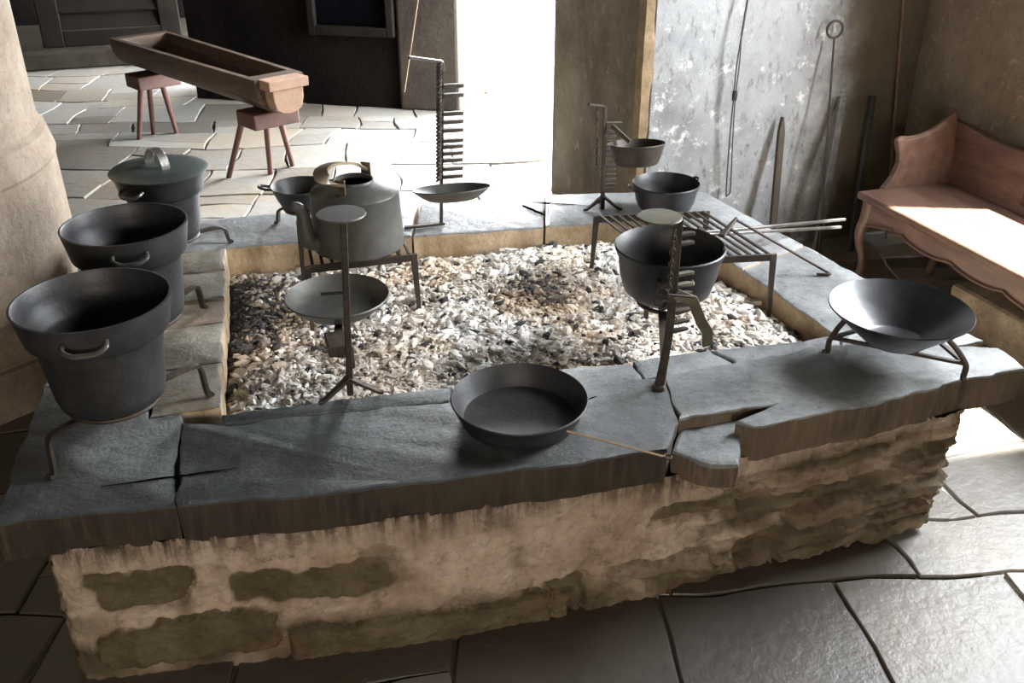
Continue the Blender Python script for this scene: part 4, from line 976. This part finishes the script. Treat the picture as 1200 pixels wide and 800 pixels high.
a, b = leaner(976, 44, 966, 200, 3.32); a.y -= .01; lean('ring_rod', a, b, 'thin iron rod ending in a ring, leaning on the wall', 'rod', ringrod)
a, b = leaner(1056, 20, 1043, 205, 3.38); a2 = b+(a-b)*1.35; a2.y = YB-.02
lean('thin_stick', a2, b, 'thin tall brown stick standing in the corner beside the bench', 'stick', lambda r, a, b: MB().tube([b, a], .006, 8).build('rod', 'wood_bench', r))
# pull cord with weight
c0 = atY(876, 0, YB-.05); c1_ = atY(869, 42, YB-.05); c2_ = atY(861, 112, YB-.045); c3_ = atY(853, 228, YB-.04)
CD = thing('pull_cord', (c0.x, c0.y, c3_.z), 'looped dark cord with small black weight hanging on the grey wall', 'cord')
ct = c0+(c0-c1_).normalized()*((ZC-c0.z)/((c0-c1_).normalized().z))
m = MB(); m.tube([ct, c1_], .0042, 6); o_ = Vector((.013, 0, 0))
m.tube(bez([c1_, c1_.lerp(c2_, .5)-o_*.5, c2_-o_*.3, c2_.lerp(c3_, .4)-o_*.7, c3_-o_*.8+Vector((0, 0, .02)), c3_, c3_+o_*.7+Vector((0, 0, .03)), c2_.lerp(c3_, .4)+o_*.35, c2_+o_*.3, c1_.lerp(c2_, .5)+o_*.4, c1_], 6), .003, 6); m.build('cord', 'rope', CD)
MB().lathe([(0, -.022), (.010, -.02), (.012, 0), (.010, .02), (0, .022)], c2_, 16).build('weight', 'cast_iron', CD)
# pale rope in the far room
r0_ = wallpt(.55, 0, .25); e0 = atY(474, 108, r0_.y); e1 = atY(490, 0, r0_.y); e1 = e1+(e1-e0)*((ZC-e1.z)/(e1.z-e0.z))
m = MB(); m.tube([e0, e1], .004, 6); tag(m.build('hanging_rope', 'rope_pale'), 'thin pale rope hanging in front of the dark far wall', 'rope')
# dark stone outside in the bright opening
q = atX(577, 111, 2.6); q = at(577, 112, 0)
rnd = random.Random(3); vs, fs = lump(rnd, .05, 2); m = MB(); m.add([Vector((q.x, q.y, .03))+v for v in vs], fs); tag(m.build('small_stone', 'stone_brown'), 'small dark stone on the bright ground outside the opening', 'stone')
# ------------------------------------------------------------------ light
w = bpy.data.worlds.new('sky'); SC.world = w; w.use_nodes = True; bg = w.node_tree.nodes['Background']
bg.inputs[0].default_value = (.93, .97, 1.0, 1); bg.inputs[1].default_value = 14
def portal(name, loc, rot, sx_, sy_):
    l = bpy.data.lights.new(name, 'AREA'); l.shape = 'RECTANGLE'; l.size = sx_; l.size_y = sy_; l.cycles.is_portal = True
    o = bpy.data.objects.new(name, l); COL.objects.link(o); o.location = loc; o.rotation_euler = rot; return o
portal('window_daylight', (XR+T, (WY0+WY1)/2, (WZ0+WZ1)/2), (0, PI/2, 0), WZ1-WZ0, WY1-WY0)
portal('opening_daylight', (XD+.3, 5.4, 1.075), (0, PI/2, 0), 2.15, 2.0)
l = bpy.data.lights.new('warm_fill', 'POINT'); l.energy = 95; l.color = (1, .9, .77); l.shadow_soft_size = .5  # added warm fill behind the camera, brightens the hearth front
o = bpy.data.objects.new('warm_fill', l); COL.objects.link(o); o.location = (-.3, -2.2, 1.5)
l = bpy.data.lights.new('sun_spot', 'SPOT'); l.energy = 30000; l.color = (1, .97, .9); l.shadow_soft_size = .12; l.spot_size = math.radians(18); l.spot_blend = .2  # added spot aimed through the window, stands in for sun on the bench
o = bpy.data.objects.new('sun_spot', l); COL.objects.link(o); tgt = Vector((2.64, 2.25, .4)); dsun = Vector((.37, -.10, .92)).normalized(); o.location = tgt+dsun*10; o.rotation_euler = dsun.to_track_quat('Z', 'Y').to_euler()
vs_ = SC.view_settings; vs_.view_transform = 'Standard'; vs_.look = 'None'; vs_.exposure = 1.8; vs_.gamma = 1; vs_.use_curve_mapping = False
SC.cycles.max_bounces = 8; SC.cycles.diffuse_bounces = 5; SC.cycles.sample_clamp_indirect = 6
for o in bpy.data.objects:
    if o.get('_root'): del o['_root']
